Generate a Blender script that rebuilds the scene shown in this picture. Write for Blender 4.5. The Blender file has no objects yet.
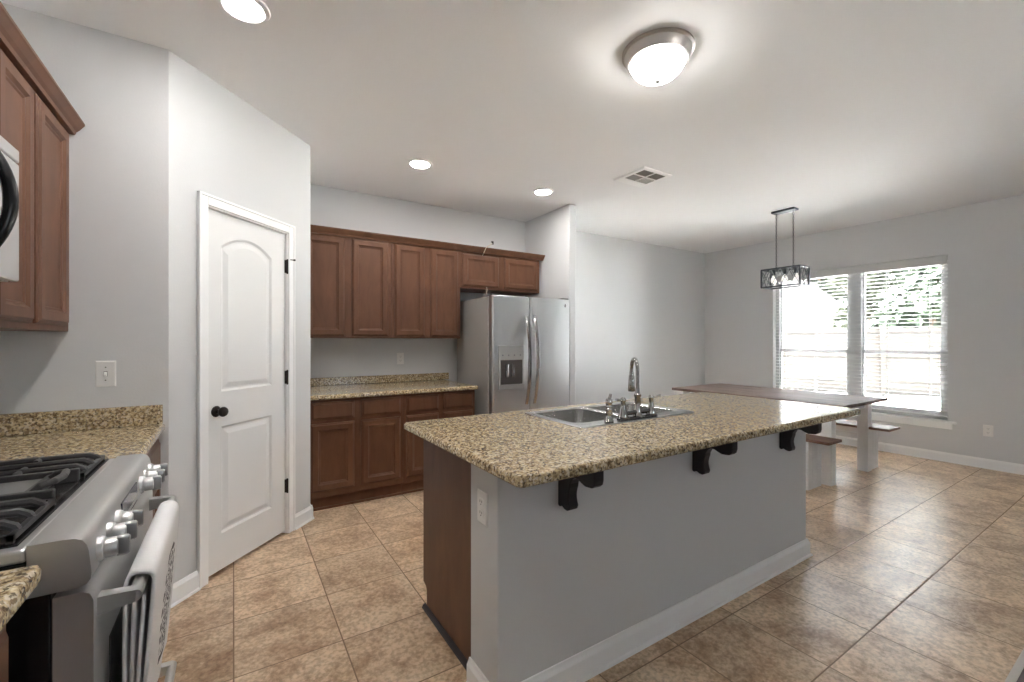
import bpy, bmesh, math, random
from mathutils import Vector, Matrix
random.seed(7)
sc = bpy.context.scene
COL = sc.collection
PI = math.pi

# ------------------------------------------------------------------ camera, world, sun, exposure
cam_d = bpy.data.cameras.new('camera')
cam_d.sensor_width = 36.0
cam_d.lens = 437.7 / 1024 * 36
cam_d.clip_start = 0.03
cam_d.clip_end = 200
cam = bpy.data.objects.new('camera', cam_d)
COL.objects.link(cam)
EYE = 1.308
cam.location = (0, 0, EYE)
cam.rotation_euler = (PI / 2, 0, math.radians(57.546 - 90))
sc.camera = cam

world = bpy.data.worlds.new('world')
sc.world = world
world.use_nodes = True
bgn = world.node_tree.nodes['Background']
bgn.inputs['Color'].default_value = (0.80, 0.90, 1.0, 1)
bgn.inputs['Strength'].default_value = 18.5

sun_d = bpy.data.lights.new('sun', 'SUN')
sun_d.energy = 295.0
sun_d.angle = 0.02
sun_d.color = (1.0, 0.98, 0.95)
sun = bpy.data.objects.new('sun', sun_d)
COL.objects.link(sun)
sun.location = (-4, 0, 9)
sun.rotation_euler = Vector((0.16, -0.52, -0.84)).to_track_quat('-Z', 'Y').to_euler()

sc.view_settings.view_transform = 'Standard'
sc.view_settings.look = 'None'
sc.view_settings.exposure = 0.0
sc.view_settings.gamma = 1.0
sc.view_settings.use_curve_mapping = False
sc.cycles.sample_clamp_indirect = 0.0
sc.cycles.max_bounces = 14
sc.cycles.diffuse_bounces = 8

LAMP = 192.0          # emission of the recessed lamps' lenses
BOWL = 40.0           # emission of the glass bowl lamp

# ------------------------------------------------------------------ materials
MATS = {}


def newmat(name):
    m = bpy.data.materials.new(name)
    m.use_nodes = True
    MATS[name] = m
    nt = m.node_tree
    return m, nt, nt.nodes['Principled BSDF']


def pset(b, **k):
    for key, v in k.items():
        b.inputs[key.replace('_', ' ')].default_value = v


def simple(name, col, rough=0.5, metal=0.0, bump=0.0, bscale=60.0, coat=0.0, var=0.0, vscale=6.0, spec=0.5):
    m, nt, b = newmat(name)
    pset(b, Base_Color=(*col, 1), Roughness=rough, Metallic=metal)
    b.inputs['Coat Weight'].default_value = coat
    b.inputs['Specular IOR Level'].default_value = spec
    tc = nt.nodes.new('ShaderNodeTexCoord')
    if var:
        n = nt.nodes.new('ShaderNodeTexNoise')
        n.inputs['Scale'].default_value = vscale
        n.inputs['Detail'].default_value = 4
        nt.links.new(tc.outputs['Object'], n.inputs['Vector'])
        mx = nt.nodes.new('ShaderNodeMix')
        mx.data_type = 'RGBA'
        mx.inputs[6].default_value = (*[c * (1 - var) for c in col], 1)
        mx.inputs[7].default_value = (*[min(1, c * (1 + var)) for c in col], 1)
        nt.links.new(n.outputs['Fac'], mx.inputs[0])
        nt.links.new(mx.outputs[2], b.inputs['Base Color'])
    if bump:
        n2 = nt.nodes.new('ShaderNodeTexNoise')
        n2.inputs['Scale'].default_value = bscale
        n2.inputs['Detail'].default_value = 3
        nt.links.new(tc.outputs['Object'], n2.inputs['Vector'])
        bp = nt.nodes.new('ShaderNodeBump')
        bp.inputs['Strength'].default_value = bump
        bp.inputs['Distance'].default_value = 0.004
        nt.links.new(n2.outputs['Fac'], bp.inputs['Height'])
        nt.links.new(bp.outputs['Normal'], b.inputs['Normal'])
    return m


def emit(name, col, strength):
    m, nt, b = newmat(name)
    pset(b, Base_Color=(0.9, 0.9, 0.88, 1), Roughness=0.5)
    b.inputs['Emission Color'].default_value = (*col, 1)
    b.inputs['Emission Strength'].default_value = strength
    return m


def ramp(nt, stops, interp='LINEAR'):
    r = nt.nodes.new('ShaderNodeValToRGB')
    r.color_ramp.interpolation = interp
    e = r.color_ramp.elements
    while len(e) < len(stops):
        e.new(0.5)
    for i, (p, c) in enumerate(stops):
        e[i].position = p
        e[i].color = (*c, 1)
    return r


def mixc(nt, fac, a, b, mode='MIX'):
    mx = nt.nodes.new('ShaderNodeMix')
    mx.data_type = 'RGBA'
    mx.blend_type = mode
    for sock, v in ((0, fac), (6, a), (7, b)):
        if isinstance(v, (int, float)):
            mx.inputs[sock].default_value = v
        elif isinstance(v, tuple):
            mx.inputs[sock].default_value = (*v, 1)
        else:
            nt.links.new(v, mx.inputs[sock])
    return mx.outputs[2]


def math_n(nt, op, a, b=None):
    n = nt.nodes.new('ShaderNodeMath')
    n.operation = op
    for i, v in enumerate((a, b)):
        if v is None:
            continue
        if isinstance(v, (int, float)):
            n.inputs[i].default_value = v
        else:
            nt.links.new(v, n.inputs[i])
    return n.outputs[0]


M_WALL = simple('wall_paint', (0.668, 0.672, 0.678), 0.75, bump=0.12, bscale=140, spec=0.3)
M_WALL_DIM = simple('wall_paint_dim', (0.64, 0.642, 0.645), 0.7, bump=0.12, bscale=140, spec=0.3)  # wall paint darkened to stand in for the dim light on the island
M_CEIL = simple('ceiling_paint', (0.855, 0.858, 0.862), 0.85, bump=0.3, bscale=90, spec=0.2)
M_TRIM = simple('white_trim_paint', (0.90, 0.90, 0.90), 0.4)
M_DOORW = simple('white_door_paint', (0.80, 0.80, 0.795), 0.42)
M_PLASTIC = simple('white_plastic', (0.84, 0.83, 0.81), 0.4)
M_SLOT = simple('dark_slot', (0.10, 0.095, 0.09), 0.6)
M_BRONZE = simple('oil_rubbed_bronze', (0.035, 0.026, 0.022), 0.32, metal=0.7)
M_WHITEWOOD = simple('white_painted_wood', (0.80, 0.81, 0.82), 0.5, var=0.04, vscale=20)
M_STEEL = simple('brushed_steel', (0.60, 0.595, 0.59), 0.33, metal=0.7)
M_KNOB = simple('knob_steel', (0.36, 0.36, 0.36), 0.3, metal=0.9)
M_STEEL2 = simple('satin_steel', (0.74, 0.745, 0.75), 0.36, metal=1.0)
M_SINK = simple('sink_steel', (0.62, 0.61, 0.60), 0.24, metal=1.0)
M_NICKEL = simple('polished_nickel', (0.46, 0.45, 0.44), 0.15, metal=1.0)
M_FRSIDE = simple('fridge_side_grey', (0.33, 0.315, 0.30), 0.45, bump=0.15, bscale=400)
M_BLACK = simple('black_enamel', (0.012, 0.012, 0.013), 0.25)
M_BLACKM = simple('black_matte', (0.02, 0.02, 0.02), 0.6)
M_IRON = simple('cast_iron', (0.045, 0.042, 0.042), 0.42, bump=0.2, bscale=300)
M_GRIDDLE = simple('griddle_grey', (0.20, 0.195, 0.19), 0.38)
M_GASKET = simple('gasket_grey', (0.10, 0.10, 0.105), 0.6)
M_OVENGLASS = simple('oven_glass', (0.02, 0.02, 0.02), 0.06, coat=0.5)
M_LAMPWHITE = simple('lamp_white', (0.80, 0.80, 0.79), 0.4)
M_LAMPNICKEL = simple('lamp_brushed_nickel', (0.50, 0.47, 0.45), 0.4, metal=0.85)
M_CHAND = simple('pendant_dark_metal', (0.035, 0.04, 0.05), 0.4, metal=0.4)
M_CORBEL = simple('corbel_dark_wood', (0.018, 0.012, 0.014), 0.38)
M_GREEN = None
M_BLIND = simple('white_blind', (0.62, 0.62, 0.61), 0.45)
M_VINYL = simple('white_vinyl', (0.62, 0.62, 0.63), 0.35)
M_CABLE = simple('cable_beige', (0.62, 0.52, 0.40), 0.5)
M_LENS = emit('lamp_lens', (1.0, 0.985, 0.96), LAMP)
M_BOWL = emit('lamp_bowl_glass', (1.0, 0.975, 0.94), BOWL)
M_FENCE = simple('fence_wood', (0.019, 0.0145, 0.0105), 0.8, var=0.15, vscale=3)
M_FENCEPOST = simple('fence_post_wood', (0.0150, 0.0105, 0.0065), 0.8, var=0.15, vscale=3)
M_CONCRETE = simple('pale_concrete', (0.66, 0.65, 0.63), 0.85, var=0.06, vscale=2)
M_SIDING = simple('pale_siding', (0.040, 0.036, 0.035), 0.7)
M_SHINGLE = simple('roof_shingle', (0.030, 0.024, 0.023), 0.85, var=0.15, vscale=8)
M_BARK = simple('bark', (0.16, 0.11, 0.08), 0.9, var=0.2, vscale=12)
M_CARPET = simple('living_floor', (0.17, 0.135, 0.13), 0.7, var=0.12, vscale=9)


def wood_mat(name, dark, light, rough, scale=(9, 9, 0.9), coat=0.15, spec=0.5):
    m, nt, b = newmat(name)
    tc = nt.nodes.new('ShaderNodeTexCoord')
    mp = nt.nodes.new('ShaderNodeMapping')
    mp.inputs['Scale'].default_value = scale
    nt.links.new(tc.outputs['Object'], mp.inputs['Vector'])
    n = nt.nodes.new('ShaderNodeTexNoise')
    n.inputs['Scale'].default_value = 2.2
    n.inputs['Detail'].default_value = 8
    n.inputs['Roughness'].default_value = 0.62
    n.inputs['Distortion'].default_value = 0.6
    nt.links.new(mp.outputs[0], n.inputs['Vector'])
    r = ramp(nt, [(0.28, dark), (0.72, light)])
    nt.links.new(n.outputs['Fac'], r.inputs[0])
    nt.links.new(r.outputs[0], b.inputs['Base Color'])
    pset(b, Roughness=rough)
    b.inputs['Specular IOR Level'].default_value = spec
    b.inputs['Coat Weight'].default_value = coat
    b.inputs['Coat Roughness'].default_value = 0.3
    return m


M_WOOD = wood_mat('cherry_wood', (0.105, 0.043, 0.021), (0.165, 0.072, 0.036), 0.45, scale=(5, 5, 1.2), coat=0.0, spec=0.4)
M_TABLE = wood_mat('table_wood', (0.16, 0.11, 0.095), (0.31, 0.23, 0.20), 0.55, scale=(9, 0.8, 9), coat=0.0, spec=0.14)
M_BENCHTOP = wood_mat('bench_wood', (0.13, 0.065, 0.045), (0.26, 0.14, 0.10), 0.5, scale=(9, 0.8, 9), coat=0.0, spec=0.4)


def granite_mat():
    m, nt, b = newmat('granite')
    tc = nt.nodes.new('ShaderNodeTexCoord')
    v = tc.outputs['Object']
    n1 = nt.nodes.new('ShaderNodeTexNoise')
    n1.inputs['Scale'].default_value = 70
    n1.inputs['Detail'].default_value = 5
    n1.inputs['Roughness'].default_value = 0.65
    nt.links.new(v, n1.inputs['Vector'])
    r1 = ramp(nt, [(0.34, (0.11, 0.068, 0.034)), (0.44, (0.38, 0.275, 0.15)), (0.55, (0.60, 0.47, 0.28)), (0.68, (0.76, 0.66, 0.46))])
    nt.links.new(n1.outputs['Fac'], r1.inputs[0])
    vo = nt.nodes.new('ShaderNodeTexVoronoi')
    vo.inputs['Scale'].default_value = 125
    nt.links.new(v, vo.inputs['Vector'])
    sep = nt.nodes.new('ShaderNodeSeparateColor')
    nt.links.new(vo.outputs['Color'], sep.inputs[0])
    c = mixc(nt, math_n(nt, 'MULTIPLY', math_n(nt, 'GREATER_THAN', sep.outputs[0], 0.72), 0.55), r1.outputs[0], (0.72, 0.64, 0.50))
    c = mixc(nt, math_n(nt, 'MULTIPLY', math_n(nt, 'GREATER_THAN', sep.outputs[1], 0.80), 0.65), c, (0.17, 0.11, 0.065))
    n2 = nt.nodes.new('ShaderNodeTexNoise')
    n2.inputs['Scale'].default_value = 100
    n2.inputs['Detail'].default_value = 3
    mp = nt.nodes.new('ShaderNodeMapping')
    mp.inputs['Location'].default_value = (3.3, 1.7, 0.4)
    nt.links.new(v, mp.inputs['Vector'])
    nt.links.new(mp.outputs[0], n2.inputs['Vector'])
    r2 = ramp(nt, [(0.565, (0, 0, 0)), (0.61, (1, 1, 1))])
    nt.links.new(n2.outputs['Fac'], r2.inputs[0])
    c = mixc(nt, math_n(nt, 'MULTIPLY', r2.outputs[0], 0.8), c, (0.065, 0.045, 0.028))
    nt.links.new(c, b.inputs['Base Color'])
    pset(b, Roughness=0.13)
    b.inputs['Specular IOR Level'].default_value = 0.36
    return m


M_GRAN = granite_mat()


def tile_mat():
    m, nt, b = newmat('floor_tile')
    tc = nt.nodes.new('ShaderNodeNewGeometry')
    sp = nt.nodes.new('ShaderNodeSeparateXYZ')
    nt.links.new(tc.outputs['Position'], sp.inputs[0])
    P = 0.4035
    fx = math_n(nt, 'DIVIDE', sp.outputs[0], P)
    fy = math_n(nt, 'DIVIDE', math_n(nt, 'SUBTRACT', sp.outputs[1], 0.80), P)
    ix, iy = math_n(nt, 'FLOOR', fx), math_n(nt, 'FLOOR', fy)
    ux, uy = math_n(nt, 'SUBTRACT', fx, ix), math_n(nt, 'SUBTRACT', fy, iy)

    def edge(u):
        return math_n(nt, 'MINIMUM', u, math_n(nt, 'SUBTRACT', 1.0, u))
    d = math_n(nt, 'MINIMUM', edge(ux), edge(uy))
    grout = math_n(nt, 'LESS_THAN', d, 0.0068)
    cb = nt.nodes.new('ShaderNodeCombineXYZ')
    nt.links.new(ix, cb.inputs[0])
    nt.links.new(iy, cb.inputs[1])
    wn = nt.nodes.new('ShaderNodeTexWhiteNoise')
    wn.noise_dimensions = '3D'
    nt.links.new(cb.outputs[0], wn.inputs['Vector'])
    off = nt.nodes.new('ShaderNodeVectorMath')
    off.operation = 'MULTIPLY_ADD'
    nt.links.new(wn.outputs['Color'], off.inputs[0])
    off.inputs[1].default_value = (7, 7, 7)
    nt.links.new(tc.outputs['Position'], off.inputs[2])
    n1 = nt.nodes.new('ShaderNodeTexNoise')
    n1.inputs['Scale'].default_value = 4.0
    n1.inputs['Detail'].default_value = 9
    n1.inputs['Roughness'].default_value = 0.80
    n1.inputs['Distortion'].default_value = 0.15
    nt.links.new(off.outputs[0], n1.inputs['Vector'])
    r1 = ramp(nt, [(0.32, (0.34, 0.205, 0.12)), (0.43, (0.50, 0.345, 0.22)), (0.52, (0.69, 0.52, 0.36)), (0.68, (0.82, 0.665, 0.495))])
    nt.links.new(n1.outputs['Fac'], r1.inputs[0])
    n2 = nt.nodes.new('ShaderNodeTexNoise')
    n2.inputs['Scale'].default_value = 55
    n2.inputs['Detail'].default_value = 5
    nt.links.new(off.outputs[0], n2.inputs['Vector'])
    r2 = ramp(nt, [(0.36, (0.74, 0.71, 0.68)), (0.58, (1.08, 1.08, 1.08))])
    nt.links.new(n2.outputs['Fac'], r2.inputs[0])
    c = mixc(nt, 1.0, r1.outputs[0], r2.outputs[0], 'MULTIPLY')
    tint = ramp(nt, [(0.0, (0.88, 0.88, 0.88)), (1.0, (1.08, 1.07, 1.06))])
    nt.links.new(wn.outputs['Value'], tint.inputs[0])
    c = mixc(nt, 1.0, c, tint.outputs[0], 'MULTIPLY')
    c = mixc(nt, grout, c, (0.26, 0.18, 0.12))
    nt.links.new(c, b.inputs['Base Color'])
    b.inputs['Specular IOR Level'].default_value = 0.36
    rg = nt.nodes.new('ShaderNodeMix')
    nt.links.new(grout, rg.inputs[0])
    rg.inputs[2].default_value = 0.30
    rg.inputs[3].default_value = 0.8
    nt.links.new(rg.outputs[0], b.inputs['Roughness'])
    hgt = math_n(nt, 'MINIMUM', math_n(nt, 'MULTIPLY', d, 60.0), 1.0)
    hgt = math_n(nt, 'ADD', hgt, math_n(nt, 'MULTIPLY', n2.outputs['Fac'], 0.10))
    bp = nt.nodes.new('ShaderNodeBump')
    bp.inputs['Strength'].default_value = 0.5
    bp.inputs['Distance'].default_value = 0.002
    nt.links.new(hgt, bp.inputs['Height'])
    nt.links.new(bp.outputs['Normal'], b.inputs['Normal'])
    return m


M_TILE = tile_mat()


def glass_mat(name='window_glass', tint=(0.97, 0.98, 0.98)):
    m = bpy.data.materials.new(name)
    m.use_nodes = True
    nt = m.node_tree
    nt.nodes.clear()
    out = nt.nodes.new('ShaderNodeOutputMaterial')
    tr = nt.nodes.new('ShaderNodeBsdfTransparent')
    tr.inputs[0].default_value = (*tint, 1)
    gl = nt.nodes.new('ShaderNodeBsdfGlossy')
    gl.inputs['Roughness'].default_value = 0.02
    fr = nt.nodes.new('ShaderNodeFresnel')
    fr.inputs[0].default_value = 1.45
    mx = nt.nodes.new('ShaderNodeMixShader')
    nt.links.new(fr.outputs[0], mx.inputs[0])
    nt.links.new(tr.outputs[0], mx.inputs[1])
    nt.links.new(gl.outputs[0], mx.inputs[2])
    nt.links.new(mx.outputs[0], out.inputs[0])
    return m


M_GLASS = glass_mat()


def leaf_mat(name, a, b_):
    m, nt, b = newmat(name)
    tc = nt.nodes.new('ShaderNodeTexCoord')
    n = nt.nodes.new('ShaderNodeTexNoise')
    n.inputs['Scale'].default_value = 1.6
    n.inputs['Detail'].default_value = 6
    nt.links.new(tc.outputs['Object'], n.inputs['Vector'])
    r = ramp(nt, [(0.35, a), (0.65, b_)])
    nt.links.new(n.outputs['Fac'], r.inputs[0])
    nt.links.new(r.outputs[0], b.inputs['Base Color'])
    pset(b, Roughness=0.6)
    return m


M_LEAF = leaf_mat('leaves_green', (0.0035, 0.0105, 0.0015), (0.011, 0.024, 0.0045))
M_LEAF2 = leaf_mat('leaves_yellow_green', (0.010, 0.015, 0.004), (0.021, 0.026, 0.009))


def towel_mat():
    m, nt, b = newmat('towel_cloth')
    tc = nt.nodes.new('ShaderNodeTexCoord')
    v = tc.outputs['UV']
    sp = nt.nodes.new('ShaderNodeSeparateXYZ')
    nt.links.new(v, sp.inputs[0])
    du = math_n(nt, 'DIVIDE', math_n(nt, 'SUBTRACT', sp.outputs[0], 0.66), 0.29)
    dv = math_n(nt, 'DIVIDE', math_n(nt, 'SUBTRACT', sp.outputs[1], 0.80), 0.15)
    rr = math_n(nt, 'SQRT', math_n(nt, 'ADD', math_n(nt, 'MULTIPLY', du, du), math_n(nt, 'MULTIPLY', dv, dv)))
    inside = math_n(nt, 'LESS_THAN', rr, 1.0)
    mp = nt.nodes.new('ShaderNodeMapping')
    mp.inputs['Scale'].default_value = (17, 36, 1)
    nt.links.new(v, mp.inputs['Vector'])
    vo = nt.nodes.new('ShaderNodeTexVoronoi')
    vo.feature = 'DISTANCE_TO_EDGE'
    vo.inputs['Scale'].default_value = 1.0
    nt.links.new(mp.outputs[0], vo.inputs['Vector'])
    lace = math_n(nt, 'LESS_THAN', math_n(nt, 'ABSOLUTE', math_n(nt, 'SUBTRACT', vo.outputs[0], 0.16)), 0.075)
    ring = math_n(nt, 'LESS_THAN', math_n(nt, 'ABSOLUTE', math_n(nt, 'SUBTRACT', rr, 0.93)), 0.06)
    wv = math_n(nt, 'GREATER_THAN', math_n(nt, 'SINE', math_n(nt, 'MULTIPLY', sp.outputs[1], 190.0)), -0.2)
    ring = math_n(nt, 'MULTIPLY', ring, wv)
    gap = math_n(nt, 'LESS_THAN', rr, 0.84)
    f = math_n(nt, 'MAXIMUM', math_n(nt, 'MULTIPLY', math_n(nt, 'MULTIPLY', lace, gap), inside), ring)
    c = mixc(nt, math_n(nt, 'MULTIPLY', f, 0.88), (0.84, 0.83, 0.83), (0.06, 0.055, 0.06))
    nt.links.new(c, b.inputs['Base Color'])
    pset(b, Roughness=0.9)
    b.inputs['Specular IOR Level'].default_value = 0.1
    return m


M_TOWEL = towel_mat()

# ------------------------------------------------------------------ mesh helpers
LOC = {}


def F(loc, deg=0):
    return Matrix.Translation(Vector(loc)) @ Matrix.Rotation(math.radians(deg), 4, 'Z')


def box(bm, x0, x1, y0, y1, z0, z1):
    v = [bm.verts.new((x, y, z)) for z in (z0, z1) for y in (y0, y1) for x in (x0, x1)]
    for q in ((0, 2, 3, 1), (4, 5, 7, 6), (0, 1, 5, 4), (2, 6, 7, 3), (0, 4, 6, 2), (1, 3, 7, 5)):
        bm.faces.new([v[i] for i in q])
    return v


def loft(bm, loops, cap0=True, cap1=True, close=False):
    """loops: equal-length lists of points, joined one after the other."""
    L = [[bm.verts.new(p) for p in lp] for lp in loops]
    n = len(L[0])
    pairs = list(zip(L, L[1:])) + ([(L[-1], L[0])] if close else [])
    for a, b in pairs:
        for i in range(n):
            j = (i + 1) % n
            bm.faces.new((a[i], a[j], b[j], b[i]))
    if not close:
        if cap0:
            bm.faces.new(L[0][::-1])
        if cap1:
            bm.faces.new(L[-1])
    return L


def prism(bm, poly, axis, a0, a1):
    """poly of 2D points extruded along axis: 'x' -> (y,z), 'y' -> (x,z), 'z' -> (x,y)."""
    def P(p, a):
        return {'x': (a, p[0], p[1]), 'y': (p[0], a, p[1]), 'z': (p[0], p[1], a)}[axis]
    loft(bm, [[P(p, a0) for p in poly], [P(p, a1) for p in poly]])


def ring_pts(c, r, n, u, v):
    return [c + u * (r * math.cos(2 * PI * i / n)) + v * (r * math.sin(2 * PI * i / n)) for i in range(n)]


def tube(bm, pts, r, n=10, flat=None):
    pts = [Vector(p) for p in pts]
    rs = r if isinstance(r, (list, tuple)) else [r] * len(pts)
    loops = []
    prev = None
    for i, p in enumerate(pts):
        d = (pts[min(i + 1, len(pts) - 1)] - pts[max(i - 1, 0)]).normalized()
        if prev is None:
            u = d.orthogonal().normalized()
        else:
            u = (prev - d * prev.dot(d)).normalized()
        prev = u
        loops.append(ring_pts(p, rs[i], n, u, d.cross(u)))
    loft(bm, loops)


def lathe(bm, prof, c=(0, 0, 0), n=24, axis='z'):
    """prof: list of (radius, height) turned around the axis through c."""
    c = Vector(c)
    loops = []
    for r, h in prof:
        r = max(r, 1e-4)
        lp = []
        for i in range(n):
            a = 2 * PI * i / n
            x, y = r * math.cos(a), r * math.sin(a)
            lp.append(c + Vector({'z': (x, y, h), 'x': (h, x, y), 'y': (y, h, x)}[axis]))
        loops.append(lp)
    loft(bm, loops)


def rrect(x0, x1, y0, y1, r, n=5):
    """rounded rectangle outline, counter-clockwise; r one radius or four (x1y0, x1y1, x0y1, x0y0)."""
    R = r if isinstance(r, (list, tuple)) else [r] * 4
    out = []
    for (cx, cy, a0), rr in zip(((x1, y0, -90), (x1, y1, 0), (x0, y1, 90), (x0, y0, 180)), R):
        sx, sy = (-1 if cx == x1 else 1), (-1 if cy == y1 else 1)
        for i in range(n + 1):
            a = math.radians(a0 + 90 * i / n)
            out.append((cx + sx * rr + rr * math.cos(a), cy + sy * rr + rr * math.sin(a)))
    return out


def at_z(lp, z):
    return [(x, y, z) for x, y in lp]


def frame_rings(bm, rings):
    """rings: (x0, x1, z0, z1, y) rectangles lofted together; first capped, last capped."""
    loft(bm, [[(x0, y, z0), (x1, y, z0), (x1, y, z1), (x0, y, z1)] for x0, x1, z0, z1, y in rings])


def root(name, loc, label, cat, group=None, kind=None):
    o = bpy.data.objects.new(name, None)
    COL.objects.link(o)
    o.location = loc
    o.empty_display_size = 0.1
    o['label'] = label
    o['category'] = cat
    if group:
        o['group'] = group
    if kind:
        o['kind'] = kind
    LOC[o] = Vector(loc)
    return o


def obj(name, bm, mat, parent=None, M=None, bevel=0.0, smooth=False, label=None, cat=None, group=None, kind=None, seg=2):
    """bm holds world coordinates (after M); the mesh is moved under its parent, or gets its base as origin."""
    if M is not None:
        bm.transform(M)
    bmesh.ops.recalc_face_normals(bm, faces=bm.faces)
    if parent is not None:
        org = LOC[parent]
    else:
        xs = [v.co for v in bm.verts]
        org = Vector(((min(v.x for v in xs) + max(v.x for v in xs)) / 2,
                      (min(v.y for v in xs) + max(v.y for v in xs)) / 2, min(v.z for v in xs)))
    bm.transform(Matrix.Translation(-org))
    me = bpy.data.meshes.new(name)
    bm.to_mesh(me)
    bm.free()
    me.materials.append(mat)
    o = bpy.data.objects.new(name, me)
    COL.objects.link(o)
    if parent is not None:
        o.parent = parent
        LOC[o] = Vector(org)      # vertices are relative to the root's place
    else:
        o.location = org
        LOC[o] = Vector(org)
    if smooth:
        for p in me.polygons:
            p.use_smooth = True
        try:
            me.set_sharp_from_angle(angle=math.radians(40))
        except Exception:
            pass
    if bevel:
        md = o.modifiers.new('bevel', 'BEVEL')
        md.width = bevel
        md.segments = seg
        md.limit_method = 'ANGLE'
        md.angle_limit = math.radians(35)
    for k, v in (('label', label), ('category', cat), ('group', group), ('kind', kind)):
        if v:
            o[k] = v
    return o


def part(name, parent, mat, M=None, bevel=0.0, smooth=False, label=None, **kw):
    """decorator-free short form: returns a bmesh and a closer."""
    bm = bmesh.new()
    return bm, (lambda: obj(name, bm, mat, parent, M, bevel, smooth, label, **kw))


def boxes(name, mat, parent, lst, M=None, bevel=0.0, **kw):
    bm = bmesh.new()
    for b in lst:
        box(bm, *b)
    return obj(name, bm, mat, parent, M, bevel, **kw)


def dup(o, loc, label=None):
    c = o.copy()
    COL.objects.link(c)
    c.location = loc
    if label:
        c['label'] = label
    for ch in o.children:
        d = ch.copy()
        COL.objects.link(d)
        d.parent = c
        for g in ch.children:
            e = g.copy()
            COL.objects.link(e)
            e.parent = d
    return c


def struct(name, mat, lst, M=None, bevel=0.0, parent=None):
    return boxes(name, mat, parent, lst, M, bevel, kind='structure' if parent is None else None)


# ------------------------------------------------------------------ the room
H = 2.743
XL, XW = -0.94, 6.52          # range wall, window wall
YB = 4.36                     # back wall
YR = -4.2                     # wall behind the camera
T = 0.14
S2 = math.sqrt(0.5)
PX, PY = -0.27, 2.727         # left end of the pantry wall
NX, NY = 0.476, 3.509         # its right end
PL = math.hypot(NX - PX, NY - PY)
PANG = math.degrees(math.atan2(NY - PY, NX - PX))
MP = F((PX, PY, 0), PANG)     # pantry frame: x along the wall, -y into the kitchen

struct('floor', M_TILE, [(XL - T, XW + T, 0.40, YB + T, -0.06, 0.0)])
struct('floor_living', M_CARPET, [(XL - T, XW + T, YR - T, 0.38, -0.06, 0.0)])
struct('ceiling', M_CEIL, [(XL - T, XW + T, YR - T, YB + T, H, H + 0.1)])
struct('wall_range', M_WALL, [(XL - T, XL, YR - T, YB + T, 0, H)])
struct('wall_switch', M_WALL, [(XL, PX, PY, PY + 0.11, 0, H)])
bm = bmesh.new()              # pantry wall with its doorway
prism(bm, [(0, 0), (0, H), (PL, H), (PL, 0), (0.845, 0), (0.845, 2.045), (0.203, 2.045), (0.203, 0)], 'y', 0.0, 0.11)
obj('wall_pantry', bm, M_WALL, None, MP, kind='structure')
struct('wall_nook', M_WALL, [(NX - 0.11, NX, NY + 0.0, YB, 0, H)])
struct('wall_back', M_WALL, [(XL, XW + T, YB, YB + T, 0, H)])
struct('wall_wing', M_WALL, [(2.955, 3.052, 3.535, YB, 0, H)], bevel=0.012)
WY0, WY1, WZ0, WZ1 = 1.465, 3.285, 0.44, 2.245
struct('wall_window', M_WALL, [(XW, XW + T, WY1, YB, 0, H), (XW, XW + T, -0.55, WY0, 0, H),
                               (XW, XW + T, WY0, WY1, 0, WZ0), (XW, XW + T, WY0, WY1, WZ1, H),
                               (XW, XW + T, YR, -0.55, 0, H)])
struct('wall_rear', M_WALL, [(XL, 2.1, YR - T, YR, 0, H), (3.1, XW, YR - T, YR, 0, H), (2.1, 3.1, YR - T, YR, 0, 1.32), (2.1, 3.1, YR - T, YR, 2.05, H)])

# baseboards: a stepped profile swept along each wall
BP = [(0, 0), (0, 0.10), (-0.006, 0.10), (-0.010, 0.088), (-0.014, 0.080), (-0.016, 0.012), (-0.024, 0.010), (-0.026, 0.0)]


def baseboard(name, M, x0, x1, parent=None, mat=None):
    bm = bmesh.new()
    prism(bm, BP, 'x', x0, x1)
    return obj(name, bm, mat or M_TRIM, parent, M, kind='structure' if parent is None else None)


baseboard('baseboard_pantry_left', MP, -0.01, 0.152)
baseboard('baseboard_pantry_right', MP, 0.893, PL + 0.012)
baseboard('baseboard_nook', F((NX, 0, 0), 90), NY - 0.01, 3.60)
baseboard('baseboard_dining', F((0, YB, 0), 0), 3.052, XW)
baseboard('baseboard_wing', F((3.052, 0, 0), 90), 3.535, YB)
baseboard('baseboard_window', F((XW, 0, 0), -90), -YB, 0.55)
baseboard('baseboard_range', F((XL, 0, 0), 90), YR, -0.6)
struct('trim_1', simple('strip_metal', (0.62, 0.57, 0.52), 0.4), [(0.5, XW, 0.378, 0.402, 0.0, 0.008)], bevel=0.003)

# pantry door, casing and hardware (frame MP)
d1 = boxes('trim_2', M_TRIM, None, [
    (0.152, 0.210, -0.016, 0.0, 0, 2.100), (0.838, 0.893, -0.016, 0.0, 0, 2.100), (0.210, 0.838, -0.016, 0.0, 2.042, 2.100),
    (0.152, 0.166, -0.021, 0.0, 0, 2.100), (0.879, 0.893, -0.021, 0.0, 0, 2.100), (0.152, 0.893, -0.021, 0.0, 2.086, 2.1005),
    (0.203, 0.2125, -0.004, 0.11, 0, 2.042), (0.8355, 0.845, -0.004, 0.11, 0, 2.042), (0.2125, 0.8355, -0.004, 0.11, 2.034, 2.045)],
    MP, bevel=0.003, kind='structure')
pc = MP @ Vector((0.523, 0.02, 0.008))
door = root('door_1', pc, 'white two panel arched pantry door, closed, with dark knob', 'door', kind='structure')
DX0, DX1, DZ0, DZ1 = 0.2155, 0.8325, 0.020, 2.030


def arch_loop(x0, x1, z0, z1, rise, y, n=14):
    pts = [(x0, y, z0), (x1, y, z0)]
    for i in range(n + 1):
        t = i / n
        x = x1 + (x0 - x1) * t
        s = 2 * t - 1
        pts.append((x, y, z1 + rise * (1 - s * s)))
    return pts


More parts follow.
